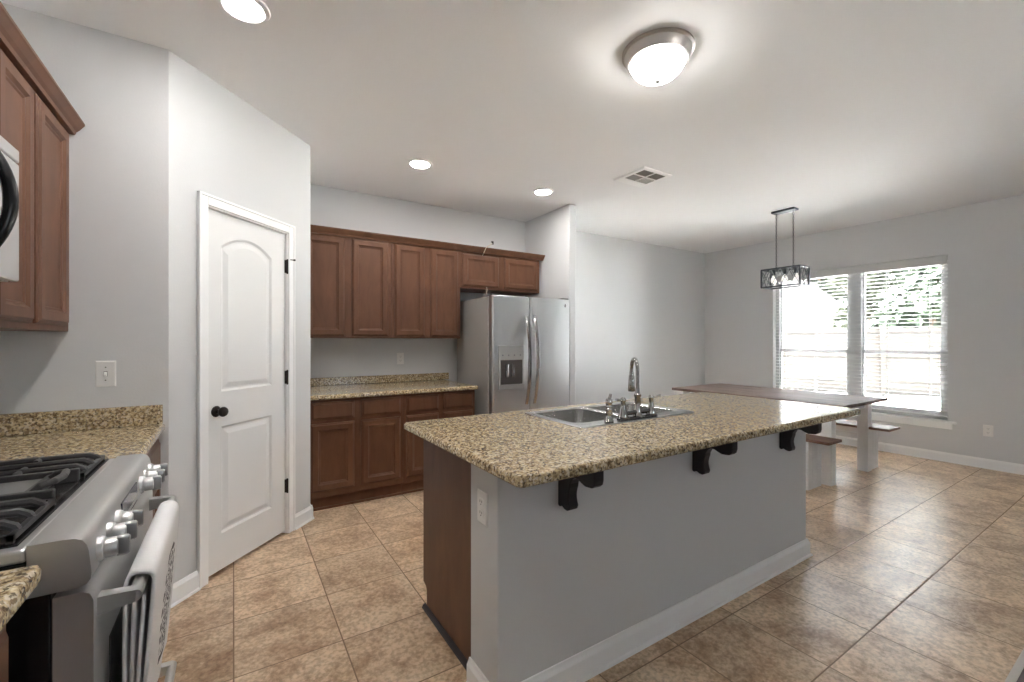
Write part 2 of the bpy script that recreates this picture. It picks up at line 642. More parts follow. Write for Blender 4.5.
def panel_insert(bm, x0, x1, z0, z1, rise):
    """sunk moulding ring and raised field on the door face at y = 0.0"""
    ds = [(0, -0.0002), (0.012, 0.009), (0.022, 0.009), (0.048, 0.002)]
    loft(bm, [arch_loop(x0 + d, x1 - d, z0 + d, z1 - d * (1.0 if rise == 0 else 0.9), rise * (1 - d * 2.2), y) for d, y in ds], cap0=False)


bm = bmesh.new()
N = 14
# door slab: outline face with two holes is made of strips round the panels
PA = (0.318, 0.706, 1.022, 1.845, 0.072)
PB = (0.318, 0.706, 0.222, 0.826, 0.0)
box(bm, DX0, DX1, 0.0098, 0.036, DZ0, DZ1)
for x0, x1, z0, z1 in ((DX0, PA[0], DZ0, DZ1), (PA[1], DX1, DZ0, DZ1), (PA[0], PA[1], DZ0, PB[2]), (PA[0], PA[1], PB[3], PA[2])):
    box(bm, x0, x1, 0.0, 0.0098, z0, z1)
up = [(PA[0] + (PA[1] - PA[0]) * i / N, PA[3] + PA[4] * (1 - (2 * i / N - 1) ** 2)) for i in range(N + 1)]
for (xa, za), (xb, zb) in zip(up, up[1:]):
    loft(bm, [[(xa, y, za), (xb, y, zb), (xb, y, DZ1), (xa, y, DZ1)] for y in (0.0, 0.0098)])
panel_insert(bm, *PA)
panel_insert(bm, *PB)
obj('door_slab', bm, M_DOORW, door, MP @ Matrix.Translation((0, 0.012, 0)))
bm = bmesh.new()
lathe(bm, [(0, 0.0), (0.030, 0.0), (0.031, -0.005), (0.024, -0.010), (0.012, -0.013), (0.011, -0.028), (0.020, -0.034),
           (0.027, -0.044), (0.028, -0.052), (0.024, -0.060), (0.012, -0.065), (0, -0.066)], (0.282, 0.012, 0.916), 24, 'y')
obj('door_knob', bm, M_BRONZE, door, MP, smooth=True)
for hz in (1.814, 1.062, 0.324):
    bm = bmesh.new()
    lathe(bm, [(0, -0.052), (0.004, -0.050), (0.0075, -0.046), (0.0075, 0.046), (0.004, 0.050), (0, 0.052)], (0.8385, -0.001, hz), 10)
    box(bm, 0.826, 0.846, 0.004, 0.0125, hz - 0.044, hz + 0.044)
    obj('hinge', bm, M_BRONZE, door, MP)
bm = bmesh.new()
tube(bm, [(0.838, -0.004, 1.862), (0.850, -0.016, 1.862), (0.866, -0.030, 1.862)], 0.003, 8)
lathe(bm, [(0, -0.006), (0.007, -0.005), (0.007, 0.005), (0, 0.006)], (0.868, -0.032, 1.862), 10)
obj('hinge_stop', bm, M_BRONZE, door, MP)

# ------------------------------------------------------------------ the dining window, its sill and what is behind it
MWN = F((XW, 0, 0), -90)        # x -> -Y, -y -> into the room
win = root('window_1', (XW + 0.11, (WY0 + WY1) / 2, WZ0), 'wide white twin window above the dining benches', 'window', kind='structure')
fx0, fx1 = -WY1, -WY0
wm = -2.33
fr = [(fx0, fx0 + 0.05, 0.075, 0.135, WZ0, WZ1), (fx1 - 0.05, fx1, 0.075, 0.135, WZ0, WZ1), (wm - 0.065, wm + 0.065, 0.075, 0.135, WZ0, WZ1),
      (fx0, fx1, 0.075, 0.135, WZ1 - 0.05, WZ1), (fx0, fx1, 0.075, 0.135, WZ0, WZ0 + 0.05)]
boxes('window_frame', M_VINYL, win, fr, MWN, bevel=0.004)
sash = []
for a, b in ((fx0 + 0.05, wm - 0.065), (wm + 0.065, fx1 - 0.05)):
    for z0, z1, y in ((0.49, 1.195, 0.085), (1.155, 2.195, 0.105)):
        sash += [(a, a + 0.03, y, y + 0.02, z0, z1), (b - 0.03, b, y, y + 0.02, z0, z1),
                 (a, b, y, y + 0.02, z0, z0 + 0.04), (a, b, y, y + 0.02, z1 - 0.04, z1)]
boxes('window_sash', M_VINYL, win, sash, MWN, bevel=0.003)
pn = []
for a, b in ((fx0 + 0.08, wm - 0.095), (wm + 0.095, fx1 - 0.08)):
    pn += [(a, b, 0.094, 0.097, 0.53, 1.155), (a, b, 0.114, 0.117, 1.195, 2.155)]
boxes('window_pane', M_GLASS, win, pn, MWN)
boxes('trim_3', M_TRIM, None, [(-3.36, -1.395, -0.035, 0.075, WZ0 - 0.022, WZ0 + 0.002), (-3.32, -1.43, -0.016, 0.0, WZ0 - 0.085, WZ0 - 0.022)],
      MWN, bevel=0.004, kind='structure')

# unseen window added in the wall behind the camera to brighten the room
MRW = F((0, YR, 0), 180)
pd = root('window_added', (2.6, YR - 0.1, 1.32), 'unseen white window added in the living room wall for more daylight', 'window', kind='structure')
boxes('window_frame', M_VINYL, pd, [(-3.1, -3.05, 0.04, 0.10, 1.32, 2.05), (-2.15, -2.10, 0.04, 0.10, 1.32, 2.05), (-3.05, -2.15, 0.04, 0.10, 2.0, 2.05),
                                    (-3.05, -2.15, 0.04, 0.10, 1.32, 1.37)], MRW, bevel=0.004)
boxes('window_pane', M_GLASS, pd, [(-3.05, -2.15, 0.068, 0.072, 1.37, 2.0)], MRW)

# venetian blind
bl = root('venetian_blind', (XW + 0.035, (WY0 + WY1) / 2, 0.47), 'white slatted blind lowered and open across the whole dining window', 'blind')
bx0, bx1 = fx0 + 0.012, fx1 - 0.012
boxes('valance', M_BLIND, bl, [(bx0 - 0.004, bx1 + 0.004, 0.002, 0.012, WZ1 - 0.098, WZ1 - 0.006)], MWN, bevel=0.003)
boxes('head_rail', M_BLIND, bl, [(bx0, bx1, 0.014, 0.064, WZ1 - 0.062, WZ1 - 0.004)], MWN, bevel=0.002)
bm = bmesh.new()
zz = WZ1 - 0.105
while zz > 0.515:
    prism(bm, [(0.014, zz - 0.0015), (0.039, zz + 0.0015), (0.064, zz - 0.0015), (0.064, zz + 0.001), (0.039, zz + 0.004), (0.014, zz + 0.001)], 'x', bx0, bx1)
    zz -= 0.0445
obj('slats', bm, M_BLIND, bl, MWN)
boxes('bottom_rail', M_BLIND, bl, [(bx0, bx1, 0.014, 0.064, 0.470, 0.488)], MWN, bevel=0.004)
bm = bmesh.new()
for xx in (bx0 + 0.14, bx0 + 0.52, wm + 0.02, bx1 - 0.52, bx1 - 0.14):
    for y in (0.0125, 0.0655):
        box(bm, xx - 0.0015, xx + 0.0015, y - 0.0007, y + 0.0007, 0.488, WZ1 - 0.062)
obj('ladder_cord', bm, M_BLIND, bl, MWN)
for xx, z1 in ((bx1 - 0.065, 1.985), (bx1 - 0.058, 1.842)):
    bm = bmesh.new()
    tube(bm, [(xx, -0.004, WZ1 - 0.09), (xx, -0.004, z1)], 0.0012, 6)
    obj('pull_cord', bm, M_BLIND, bl, MWN)
M_TASSEL = simple('tassel_dark', (0.07, 0.06, 0.05), 0.5)
for xx, z1, k in ((bx1 - 0.065, 1.985, 0.018), (bx1 - 0.058, 1.842, 0)):
    bm = bmesh.new()
    lathe(bm, [(0.003, 0.004), (0.006, 0), (0.010, -0.022), (0.010, -0.034), (0.002, -0.036)], (xx, -0.004, z1), 10)
    obj('cord_tassel', bm, M_TASSEL, bl, MWN)

# outside
struct('ground_1', M_CONCRETE, [(XW + T, 60, -30, 45, -0.30, -0.15), (-30, XW + T, -30, YR - T, -0.30, -0.15)])
fn = root('wooden_fence', (16.0, 5.6, -0.15), 'pale wooden board fence across the back yard outside the window', 'fence')


def fence_run(p, q, y0, y1):
    d = Vector((q[0] - p[0], q[1] - p[1], 0))
    L = d.length
    M = F((p[0], p[1], -0.15), math.degrees(math.atan2(d.y, d.x)))
    bm = bmesh.new()
    x = 0
    while x < L:
        w = min(0.14, L - x)
        box(bm, x, x + w - 0.002, 0.0, 0.02, 0.03, 1.80 + random.uniform(-0.01, 0.01))
        x += 0.14
    obj('board_panel', bm, M_FENCE, fn, M)
    for z in (0.30, 0.95, 1.60):
        boxes('rail', M_FENCEPOST, fn, [(0, L, -0.04, 0.0, z - 0.045, z + 0.045)], M)
    x = 0
    while x <= L + 0.01:
        boxes('post', M_FENCEPOST, fn, [(x - 0.05, x + 0.05, -0.12, -0.04, 0, 1.86)], M)
        x += 2.4


fence_run((11.2, 10.9), (15.2, 3.45), 0, 0)
fence_run((15.2, 3.45), (21.5, 1.2), 0, 0)

hs = root('neighbour_house', (28.5, 13.9, -0.15), 'pale sided neighbouring house with gabled roof beyond the fence', 'house')
MH = F((25.0, 13.9, -0.15), -90)
bm = bmesh.new()
prism(bm, [(-4, 0), (4, 0), (4, 1.5), (0, 5.2), (-4, 1.5)], 'y', 0.0, 7.0)
obj('wall', bm, M_SIDING, hs, MH)
bm = bmesh.new()
prism(bm, [(-4.3, 1.24), (0, 5.22), (4.3, 1.24), (4.3, 1.40), (0, 5.40), (-4.3, 1.40)], 'y', -0.35, 7.3)
obj('roof', bm, M_SHINGLE, hs, MH)
boxes('window', M_OVENGLASS, hs, [(-0.6, 0.6, -0.02, 0.02, 2.0, 3.2)], MH)


def tree(x, y, h, r, mat, label, n=2600, leaf=0.26):
    n, leaf = int(n * 1.7), leaf * 1.45
    rt = root('leafy_tree', (x, y, -0.15), label, 'tree', 'trees beyond the back yard fence')
    bm = bmesh.new()
    tube(bm, [(x, y, -0.15), (x + 0.1, y, h * 0.3), (x - 0.05, y + 0.1, h * 0.6), (x, y, h * 0.85)], [0.22, 0.17, 0.11, 0.03], 8)
    for k in range(5):
        a = k * 1.3 + x
        tube(bm, [(x, y, h * (0.3 + 0.08 * k)), (x + math.cos(a) * r * 0.6, y + math.sin(a) * r * 0.6, h * (0.45 + 0.09 * k))], [0.08, 0.02], 6)
    obj('trunk', bm, M_BARK, rt)
    bm = bmesh.new()
    lobes = [(Vector((x + random.uniform(-.5, .5) * r, y + random.uniform(-.5, .5) * r, 0.6 + (h - 1.2) * k / 13 * random.uniform(0.9, 1.1))), r * random.uniform(0.40, 0.62)) for k in range(2, 14)]
    for i in range(n):
        c, q = random.choice(lobes)
        d = Vector((random.gauss(0, 1), random.gauss(0, 1), random.gauss(0, 1))).normalized()
        p = c + d * q * (random.random() ** 0.3)
        nrm = (d + Vector((random.uniform(-.8, .8), random.uniform(-.8, .8), random.uniform(-.3, .9)))).normalized()
        u = nrm.orthogonal().normalized()
        w = nrm.cross(u)
        a = random.uniform(0, 2 * PI)
        u, w = u * math.cos(a) + w * math.sin(a), w * math.cos(a) - u * math.sin(a)
        s = leaf * random.uniform(0.6, 1.3)
        vs = [bm.verts.new(p + u * s), bm.verts.new(p + w * s * 0.42 + nrm * 0.03), bm.verts.new(p - u * s), bm.verts.new(p - w * s * 0.42 + nrm * 0.03)]
        bm.faces.new(vs)
    obj('crown', bm, mat, rt)


tree(20.5, 5.1, 6.8, 1.9, M_LEAF, 'green leafy tree rising behind the fence in the right half of the window', 2600, 0.20)
tree(27.6, 6.1, 9.0, 2.3, M_LEAF, 'taller green tree farther back behind the fence corner', 2600, 0.26)
tree(23.4, 8.2, 5.6, 1.15, M_LEAF2, 'small pale green tree between the neighbouring house and the big tree', 1300, 0.17)
tree(38.0, 15.0, 10.5, 3.2, M_LEAF2, 'pale yellow green tree rising behind the neighbouring house', 2400, 0.34)
tree(25.8, 1.5, 7.5, 2.1, M_LEAF, 'green tree at the right edge of the window beyond the side fence', 2200, 0.24)

# ------------------------------------------------------------------ cabinets
def cab_door(name, parent, x0, x1, z0, z1, M, w=0.058, mat=None):
    """front with a sunk flat panel; y = 0 is the cabinet face, the door stands 20 mm proud."""
    bm = bmesh.new()
    t = -0.020
    def rg(d, y):
        return (x0 + d, x1 - d, z0 + d, z1 - d, y)
    frame_rings(bm, [rg(0, 0.0), rg(0, t + 0.012), rg(0.005, t + 0.007), rg(0.009, t + 0.006), rg(0.016, t), rg(w - 0.007, t),
                     rg(w + 0.003, t + 0.009), rg(w + 0.008, t + 0.0095), rg(w + 0.013, t + 0.014)])
    return obj(name, bm, mat or M_WOOD, parent, M)


def drawer_front(name, parent, x0, x1, z0, z1, M):
    bm = bmesh.new()
    t = -0.020
    frame_rings(bm, [(x0, x1, z0, z1, 0.0), (x0, x1, z0, z1, t + 0.012), (x0 + 0.006, x1 - 0.006, z0 + 0.006, z1 - 0.006, t + 0.007), (x0 + 0.010, x1 - 0.010, z0 + 0.010, z1 - 0.010, t + 0.007),
                     (x0 + 0.020, x1 - 0.020, z0 + 0.020, z1 - 0.020, t)])
    return obj(name, bm, M_WOOD, parent, M)


# uppers on the back wall; face plane Y = 4.00
MU = F((0, 4.0, 0), 0)
GU = 'brown wall cabinets on the back wall'


def upper(x0, x1, z0, z1, doors, label, M, depth, group, dz0, dz1):
    c = M @ Vector(((x0 + x1) / 2, depth / 2, z0))
    r = root('wall_cabinet', c, label, 'cabinet', group)
    boxes('cabinet_body', M_WOOD, r, [(x0, x1, 0.0, depth, z0, z1)], M, bevel=0.002)
    for a, b in doors:
        cab_door('door', r, a, b, dz0, dz1, M)
    return r


upper(NX + 0.004, 1.2255, 1.335, 2.225, [(NX + 0.012, 0.815), (0.876, 1.196)], 'tall brown two door wall cabinet next to the white pantry corner', MU, 0.355, GU, 1.352, 2.207)
upper(1.2265, 1.924, 1.335, 2.225, [(1.256, 1.548), (1.606, 1.900)], 'tall brown two door wall cabinet beside the fridge', MU, 0.355, GU, 1.352, 2.207)
upper(1.925, 2.908, 1.845, 2.225, [(1.946, 2.373), (2.440, 2.874)], 'short brown wall cabinet hung above the fridge', MU, 0.355, GU, 1.868, 2.195)
CR = [(0.0, 2.215), (-0.022, 2.215), (-0.026, 2.228), (-0.036, 2.238), (-0.050, 2.258), (-0.054, 2.262), (-0.054, 2.272), (0.0, 2.272)]
bm = bmesh.new()
prism(bm, CR, 'x', NX + 0.004, 2.950)
obj('crown_molding', bm, M_WOOD, None, MU, label='brown crown moulding along the tops of the back wall cabinets', cat='moulding')

# base cabinets on the back wall; face plane Y = 3.62
MBc = F((0, 3.62, 0), 0)
GB = 'dark brown base cabinets on the back wall'


def base_cab(x0, x1, cols, label, M, depth, group, ztop=0.861, toe=0.045):
    c = M @ Vector(((x0 + x1) / 2, depth / 2, 0))
    r = root('base_cabinet', c, label, 'cabinet', group)
    boxes('cabinet_body', M_WOOD, r, [(x0, x1, 0.0, depth, 0.105, ztop)], M, bevel=0.002)
    boxes('toe_kick', M_WOOD, r, [(x0, x1, toe, depth, 0.0, 0.105), (x0, x1, toe - 0.014, toe, 0.0, 0.018)], M)
    for a, b in cols:
        drawer_front('drawer', r, a, b, 0.700, 0.838, M)
        cab_door('door', r, a, b, 0.152, 0.674, M)
    return r


base_cab(NX + 0.004, 1.2095, [(NX + 0.014, 0.812), (0.863, 1.188)], 'dark brown base cabinet with two doors and drawers next to pantry corner', MBc, 0.735, GB)
base_cab(1.2105, 1.892, [(1.236, 1.530), (1.576, 1.872)], 'dark brown base cabinet with two doors and drawers beside the fridge', MBc, 0.735, GB)


def slab(name, x0, x1, y0, y1, z0, z1, rad, label, cat, hole=None):
    bm = bmesh.new()
    o = [(0.006, z0), (0.0, z0 + 0.006), (0.0, z1 - 0.010), (0.004, z1 - 0.003), (0.011, z1)]
    loops = []
    for d, z in o:
        rr = [max(q - d, 0.0005) for q in rad]
        loops.append(at_z(rrect(x0 + d, x1 - d, y0 + d, y1 - d, rr), z))
    if hole:
        hl = rrect(*hole)
        loops += [at_z(hl, z1), at_z(hl, z0)]
        loft(bm, loops, close=True)
    else:
        loft(bm, loops)
    o = obj(name, bm, M_GRAN, None, None, smooth=True, label=label, cat=cat)
    for p in o.data.polygons:
        if abs(p.normal.z) > 0.999:
            p.use_smooth = False
    return o


slab('worktop', NX + 0.002, 1.905, 3.575, YB - 0.001, 0.8615, 0.896, [0.004] * 4, 'speckled granite worktop on the dark base cabinets beside the fridge', 'worktop')
boxes('backsplash', M_GRAN, None, [(NX + 0.002, 1.955, YB - 0.021, YB - 0.001, 0.8965, 0.968)], None, bevel=0.003,
      label='low granite backsplash strip behind the worktop beside the fridge', cat='backsplash')

# ------------------------------------------------------------------ fridge
fr_ = root('refrigerator', (2.465, 3.9, 0), 'stainless side by side refrigerator with water dispenser in the left door', 'refrigerator')
boxes('body', M_FRSIDE, fr_, [(2.000, 2.928, 3.556, 4.24, 0.02, 1.722)], None, bevel=0.006)
boxes('base_grille', M_BLACKM, fr_, [(2.01, 2.918, 3.53, 3.556, 0.02, 0.085)], None)
for hb in ((2.01, 2.09, 3.50, 3.60, 1.7335, 1.746), (2.838, 2.918, 3.50, 3.60, 1.7335, 1.746)):
    boxes('top_hinge', M_GASKET, fr_, [hb], None, bevel=0.003)


def fridge_door(name, x0, x1, parent):
    bm = bmesh.new()
    lp = []
    n = 10
    for z, ins in ((0.09, 0.006), (0.096, 0.0), (1.726, 0.0), (1.732, 0.006)):
        pts = [(x0 + ins, 3.548, z), (x0 + ins, 3.498 + ins, z)]
        for i in range(n + 1):
            t = i / n
            x = x0 + ins + 0.014 + (x1 - x0 - 2 * ins - 0.028) * t
            pts.append((x, 3.484 + ins - 0.006 * (1 - (2 * t - 1) ** 2), z))
        pts += [(x1 - ins, 3.498 + ins, z), (x1 - ins, 3.548, z)]
        lp.append(pts)
    loft(bm, lp)
    return obj(name, bm, M_STEEL2, parent, smooth=True)


dL = fridge_door('door', 2.004, 2.419, fr_)
dR = fridge_door('door', 2.429, 2.924, fr_)
for dd, gb in ((dL, (2.012, 2.415, 3.5485, 3.5555, 0.1, 1.72)), (dR, (2.433, 2.916, 3.5485, 3.5555, 0.1, 1.72))):
    boxes('gasket', M_GASKET, dd, [gb])


def bow(name, x, z0, z1, out, parent, y0=3.484):
    bm = bmesh.new()
    lp = []
    n = 22
    for i in range(n + 1):
        t = i / n
        z = z0 + (z1 - z0) * t
        y = y0 - 0.008 - out * math.sin(PI * t) ** 0.75
        hw = 0.0150 + 0.004 * math.sin(PI * t)
        dp = 0.009
        lp.append([(x - hw, y + dp, z), (x - hw, y, z), (x - hw * 0.5, y - dp, z), (x + hw * 0.5, y - dp, z), (x + hw, y, z), (x + hw, y + dp, z)])
    loft(bm, lp)
    for z in (z0 + 0.02, z1 - 0.02):
        box(bm, x - 0.010, x + 0.010, y0 - 0.018, y0 + 0.008, z - 0.016, z + 0.016)
    return obj(name, bm, M_NICKEL, parent, smooth=True)


bow('handle', 2.378, 0.70, 1.545, 0.062, dL)
bow('handle', 2.472, 0.70, 1.560, 0.062, dR)
ds = boxes('dispenser_frame', M_STEEL, dL, [(2.062, 2.345, 3.470, 3.486, 1.130, 1.265), (2.062, 2.082, 3.470, 3.486, 0.875, 1.130),
                                            (2.325, 2.345, 3.470, 3.486, 0.875, 1.130), (2.062, 2.345, 3.462, 3.486, 0.855, 0.902)], None, bevel=0.003)
boxes('dispenser_recess', simple('dispenser_dark', (0.10, 0.085, 0.08), 0.35), dL, [(2.081, 2.326, 3.4745, 3.480, 0.901, 1.131)])
M_PADDLE = simple('paddle_grey', (0.32, 0.32, 0.33), 0.25, metal=0.8)
for px in (2.135, 2.20):
    bm = bmesh.new()
    box(bm, px, px + 0.030, 3.458, 3.475, 0.97, 1.09)
    obj('dispenser_paddle', bm, M_PADDLE, dL, bevel=0.004)
M_BUTTON = simple('button_grey', (0.25, 0.26, 0.28), 0.4)
for k in range(4):
    bm = bmesh.new()
    lathe(bm, [(0, 0), (0.007, 0), (0.007, -0.002), (0, -0.002)], (2.105 + k * 0.065, 3.470, 1.175), 10, 'y')
    obj('dispenser_button', bm, M_BUTTON, dL)
bm = bmesh.new()                       # round maker's mark
lathe(bm, [(0.017, 0), (0.021, -0.001), (0.021, -0.003), (0.017, -0.003)], (2.848, 3.4845, 1.668), 24, 'y')
box(bm, 2.846, 2.850, 3.4810, 3.4840, 1.658, 1.678)
box(bm, 2.846, 2.857, 3.4810, 3.4840, 1.656, 1.660)
box(bm, 2.8385, 2.8425, 3.4810, 3.4840, 1.668, 1.673)
obj('logo', bm, simple('logo_dark', (0.16, 0.15, 0.16), 0.4), dR)

# a thin cable shut in the door of the cabinet over the fridge
cb = root('loose_cable', (2.30, 3.97, 1.70), 'thin beige cable with black plug poking out around the cabinet above fridge', 'cable')
bm = bmesh.new()
tube(bm, [(2.165, 3.970, 2.19), (2.165, 3.940, 2.215), (2.185, 3.935, 2.262), (2.215, 3.940, 2.286), (2.262, 3.955, 2.316)], 0.0035, 8)
obj('wire', bm, M_CABLE, cb)
bm = bmesh.new()
tube(bm, [(2.215, 3.974, 1.868), (2.218, 3.968, 1.84), (2.208, 3.968, 1.80), (2.188, 3.965, 1.775), (2.15, 3.965, 1.752)], 0.0035, 8)
obj('wire', bm, M_CABLE, cb)
bm = bmesh.new()
tube(bm, [(2.262, 3.955, 2.316), (2.268, 3.957, 2.322)], 0.012, 10)
obj('plug_sleeve', bm, M_PLASTIC, cb)
boxes('plug', M_BLACKM, cb, [(2.262, 2.284, 3.945, 3.967, 2.312, 2.346)], None, bevel=0.003)

# ------------------------------------------------------------------ island
IX0, IX1 = 0.765, 2.955
IY0, IY1, IY2 = 1.293, 1.500, 2.085
isl = root('kitchen_island', ((IX0 + IX1) / 2, 1.7, 0), 'grey painted kitchen island with brown wooden end panel and corbels', 'kitchen island')
CT0, CT1 = 0.868, 0.905
boxes('half_wall', M_WALL_DIM, isl, [(IX0, IX1, IY0, IY1, 0, CT0 - 0.0005)], None, bevel=0.006)
bm = bmesh.new()
prism(bm, [(IY1 + 0.001, 0), (2.030, 0), (2.030, 0.085), (2.040, 0.105), (2.075, 0.115), (2.075, CT0 - 0.0005), (IY1 + 0.001, CT0 - 0.0005)], 'x', 0.797, 0.8165)
obj('end_panel', bm, M_WOOD, isl, bevel=0.001)
boxes('cabinet_body', M_WOOD, isl, [(0.817, 2.95, IY1 + 0.001, 2.075, 0.105, 0.62), (0.817, 2.95, 2.06, 2.075, 0.62, CT0 - 0.0005), (0.817, 0.84, IY1 + 0.001, 2.06, 0.62, CT0 - 0.0005), (2.92, 2.95, IY1 + 0.001, 2.06, 0.62, CT0 - 0.0005)], None)
boxes('toe_kick', M_WOOD, isl, [(0.817, 2.95, IY1 + 0.001, 2.03, 0.0, 0.105)], None)
MI = F((0, 2.0755, 0), 180)
for a, b in ((0.82, 1.26), (1.275, 1.79), (1.81, 2.32), (2.34, 2.945)):
    cab_door('door', isl, -b, -a, 0.13, 0.70, MI)
    drawer_front('drawer', isl, -b, -a, 0.715, 0.85, MI)
bm = bmesh.new()
prism(bm, [(0.797, 0), (0.797, 0.019), (0.791, 0.018), (0.785, 0.014), (0.781, 0.008), (0.779, 0)], 'y', IY1 + 0.002, 2.048)
obj('shoe_molding', bm, M_CORBEL, isl)
bm = bmesh.new()
# white baseboard wrapped around the half wall: front, left end and right end
path = [(IX0, IY1, (-1, 0)), (IX0, IY0, (-1, -1)), (IX1, IY0, (1, -1)), (IX1, IY1, (1, 0))]
prof = [(0.0, 0.0), (0.026, 0.0), (0.024, 0.010), (0.016, 0.013), (0.016, 0.076), (0.013, 0.082), (0.009, 0.090), (0.006, 0.100), (0.0, 0.100)]
loft(bm, [[(x + dx * o, y + dy * o, z) for o, z in prof] for x, y, (dx, dy) in path])
obj('baseboard', bm, M_TRIM, isl)


def corbel(x):
    zt = CT0 - 0.001
    y0 = IY0 - 0.0005
    s = [(y0, zt), (y0, 0.694), (y0 - 0.010, 0.690), (y0 - 0.022, 0.697), (y0 - 0.036, 0.689), (y0 - 0.052, 0.687), (y0 - 0.064, 0.693), (y0 - 0.068, 0.706)]
    for i in range(1, 9):      # concave throat, then the ogee nose
        t = i / 8
        s.append((y0 - 0.068 + 0.008 * math.sin(t * PI), 0.706 + 0.070 * t))
    s += [(y0 - 0.070, 0.790), (y0 - 0.080, 0.808), (y0 - 0.095, 0.818), (y0 - 0.112, 0.818), (y0 - 0.130, 0.810), (y0 - 0.148, 0.803),
          (y0 - 0.166, 0.804), (y0 - 0.184, 0.806), (y0 - 0.195, 0.816), (y0 - 0.199, 0.832), (y0 - 0.199, zt)]
    bm = bmesh.new()
    prism(bm, s, 'x', x, x + 0.044)
    obj('corbel', bm, M_CORBEL, isl, bevel=0.004, label='dark wooden corbel')


for x in (1.025, 1.832, 2.632):
    corbel(x)

# sink opening and granite top
SX0, SX1, SY0, SY1 = 1.354, 2.200, 1.520, 2.022
slab('island_worktop', 0.712, 3.160, 1.080, 2.128, CT0, CT1, [0.03, 0.03, 0.015, 0.03], 'long speckled granite worktop on the island', 'worktop',
     hole=(SX0 + 0.03, SX1 - 0.03, SY0 + 0.02, SY1 - 0.02, 0.03))
sk = root('double_sink', ((SX0 + SX1) / 2, (SY0 + SY1) / 2, CT1), 'stainless double bowl sink set into the island worktop', 'sink')
bm = bmesh.new()
xm = 1.765
zt = CT1
for (a, b, ra), (ba, bb, by0, by1) in (((SX0, xm, [0.0005, 0.0005, 0.03, 0.03]), (SX0 + 0.045, xm - 0.02, SY0 + 0.095, SY1 - 0.03)),
                                       ((xm, SX1, [0.03, 0.03, 0.0005, 0.0005]), (xm + 0.02, SX1 - 0.045, SY0 + 0.095, SY1 - 0.03))):
    lp = [at_z(rrect(a, b, SY0, SY1, ra), zt + 0.0005),
          at_z(rrect(a + 0.003, b - 0.003 if b == SX1 else b, SY0 + 0.004, SY1 - 0.004, ra), zt + 0.006) if a == SX0 else
          at_z(rrect(a, b - 0.003, SY0 + 0.004, SY1 - 0.004, ra), zt + 0.006),
          at_z(rrect(ba - 0.008, bb + 0.008, by0 - 0.008, by1 + 0.008, 0.06), zt + 0.006),
          at_z(rrect(ba, bb, by0, by1, 0.055), zt),
          at_z(rrect(ba + 0.006, bb - 0.006, by0 + 0.006, by1 - 0.006, 0.055), zt - 0.15),
          at_z(rrect(ba + 0.03, bb - 0.03, by0 + 0.03, by1 - 0.03, 0.05), zt - 0.185),
          at_z(rrect((ba + bb) / 2 - 0.04, (ba + bb) / 2 + 0.04, (by0 + by1) / 2 - 0.04, (by0 + by1) / 2 + 0.04, 0.039), zt - 0.19)]
    loft(bm, lp, cap0=False)
obj('basin', bm, M_SINK, sk, smooth=True)
for cx in ((SX0 + 0.045 + xm - 0.02) / 2, (xm + 0.02 + SX1 - 0.045) / 2):
    bm = bmesh.new()
    lathe(bm, [(0.0, 0.002), (0.02, 0.001), (0.034, 0.003), (0.042, 0.003), (0.044, 0.0)], (cx, (SY0 + 0.095 + SY1 - 0.03) / 2, zt - 0.1895), 20)
    obj('drain', bm, M_NICKEL, sk, smooth=True)

# bridge faucet standing on the deck of the sink
DK = CT1 + 0.0062
FX, FY = 1.772, 1.570
fc = root('bridge_faucet', (FX, FY, DK), 'nickel bridge faucet with tall hooked spout and two lever handles behind the sink bowls', 'faucet')
bm = bmesh.new()
lathe(bm, [(0, 0), (0.026, 0), (0.028, 0.006), (0.024, 0.012), (0.019, 0.03), (0.016, 0.07), (0.0155, 0.105), (0.019, 0.112), (0.019, 0.120), (0.013, 0.126), (0.0115, 0.15), (0, 0.15)], (FX, FY, DK), 18)
obj('column', bm, M_NICKEL, fc, smooth=True)
bm = bmesh.new()
HX_, HY_ = math.sin(0.56), math.cos(0.56)
pts = [(FX, FY, DK + 0.145), (FX, FY, DK + 0.245)]
for i in range(13):
    a = PI * i / 12
    q = 0.056 - 0.056 * math.cos(a)
    pts.append((FX + HX_ * q, FY + HY_ * q, DK + 0.245 + 0.056 * math.sin(a)))
pts.append((FX + HX_ * 0.112, FY + HY_ * 0.112, DK + 0.225))
tube(bm, pts, 0.0098, 12)
obj('spout', bm, M_NICKEL, fc, smooth=True)
bm = bmesh.new()
lathe(bm, [(0, 0.0), (0.011, 0.0), (0.0125, -0.006), (0.011, -0.012), (0.015, -0.022), (0.017, -0.06), (0.019, -0.10), (0.017, -0.106), (0, -0.106)], (FX + HX_ * 0.112, FY + HY_ * 0.112, DK + 0.228), 16)
obj('spray_head', bm, M_NICKEL, fc, smooth=True)
bm = bmesh.new()
loft(bm, [at_z(rrect(FX - 0.140, FX + 0.140, FY - 0.026, FY + 0.026, 0.025), z) for z in (DK, DK + 0.007)] + [at_z(rrect(FX - 0.135, FX + 0.135, FY - 0.021, FY + 0.021, 0.02), DK + 0.010)])
tube(bm, [(FX - 0.10, FY, DK + 0.028), (FX + 0.10, FY, DK + 0.028)], 0.011, 12)
obj('bridge', bm, simple('bridge_dark_nickel', (0.22, 0.22, 0.225), 0.2, metal=1.0), fc, smooth=True)
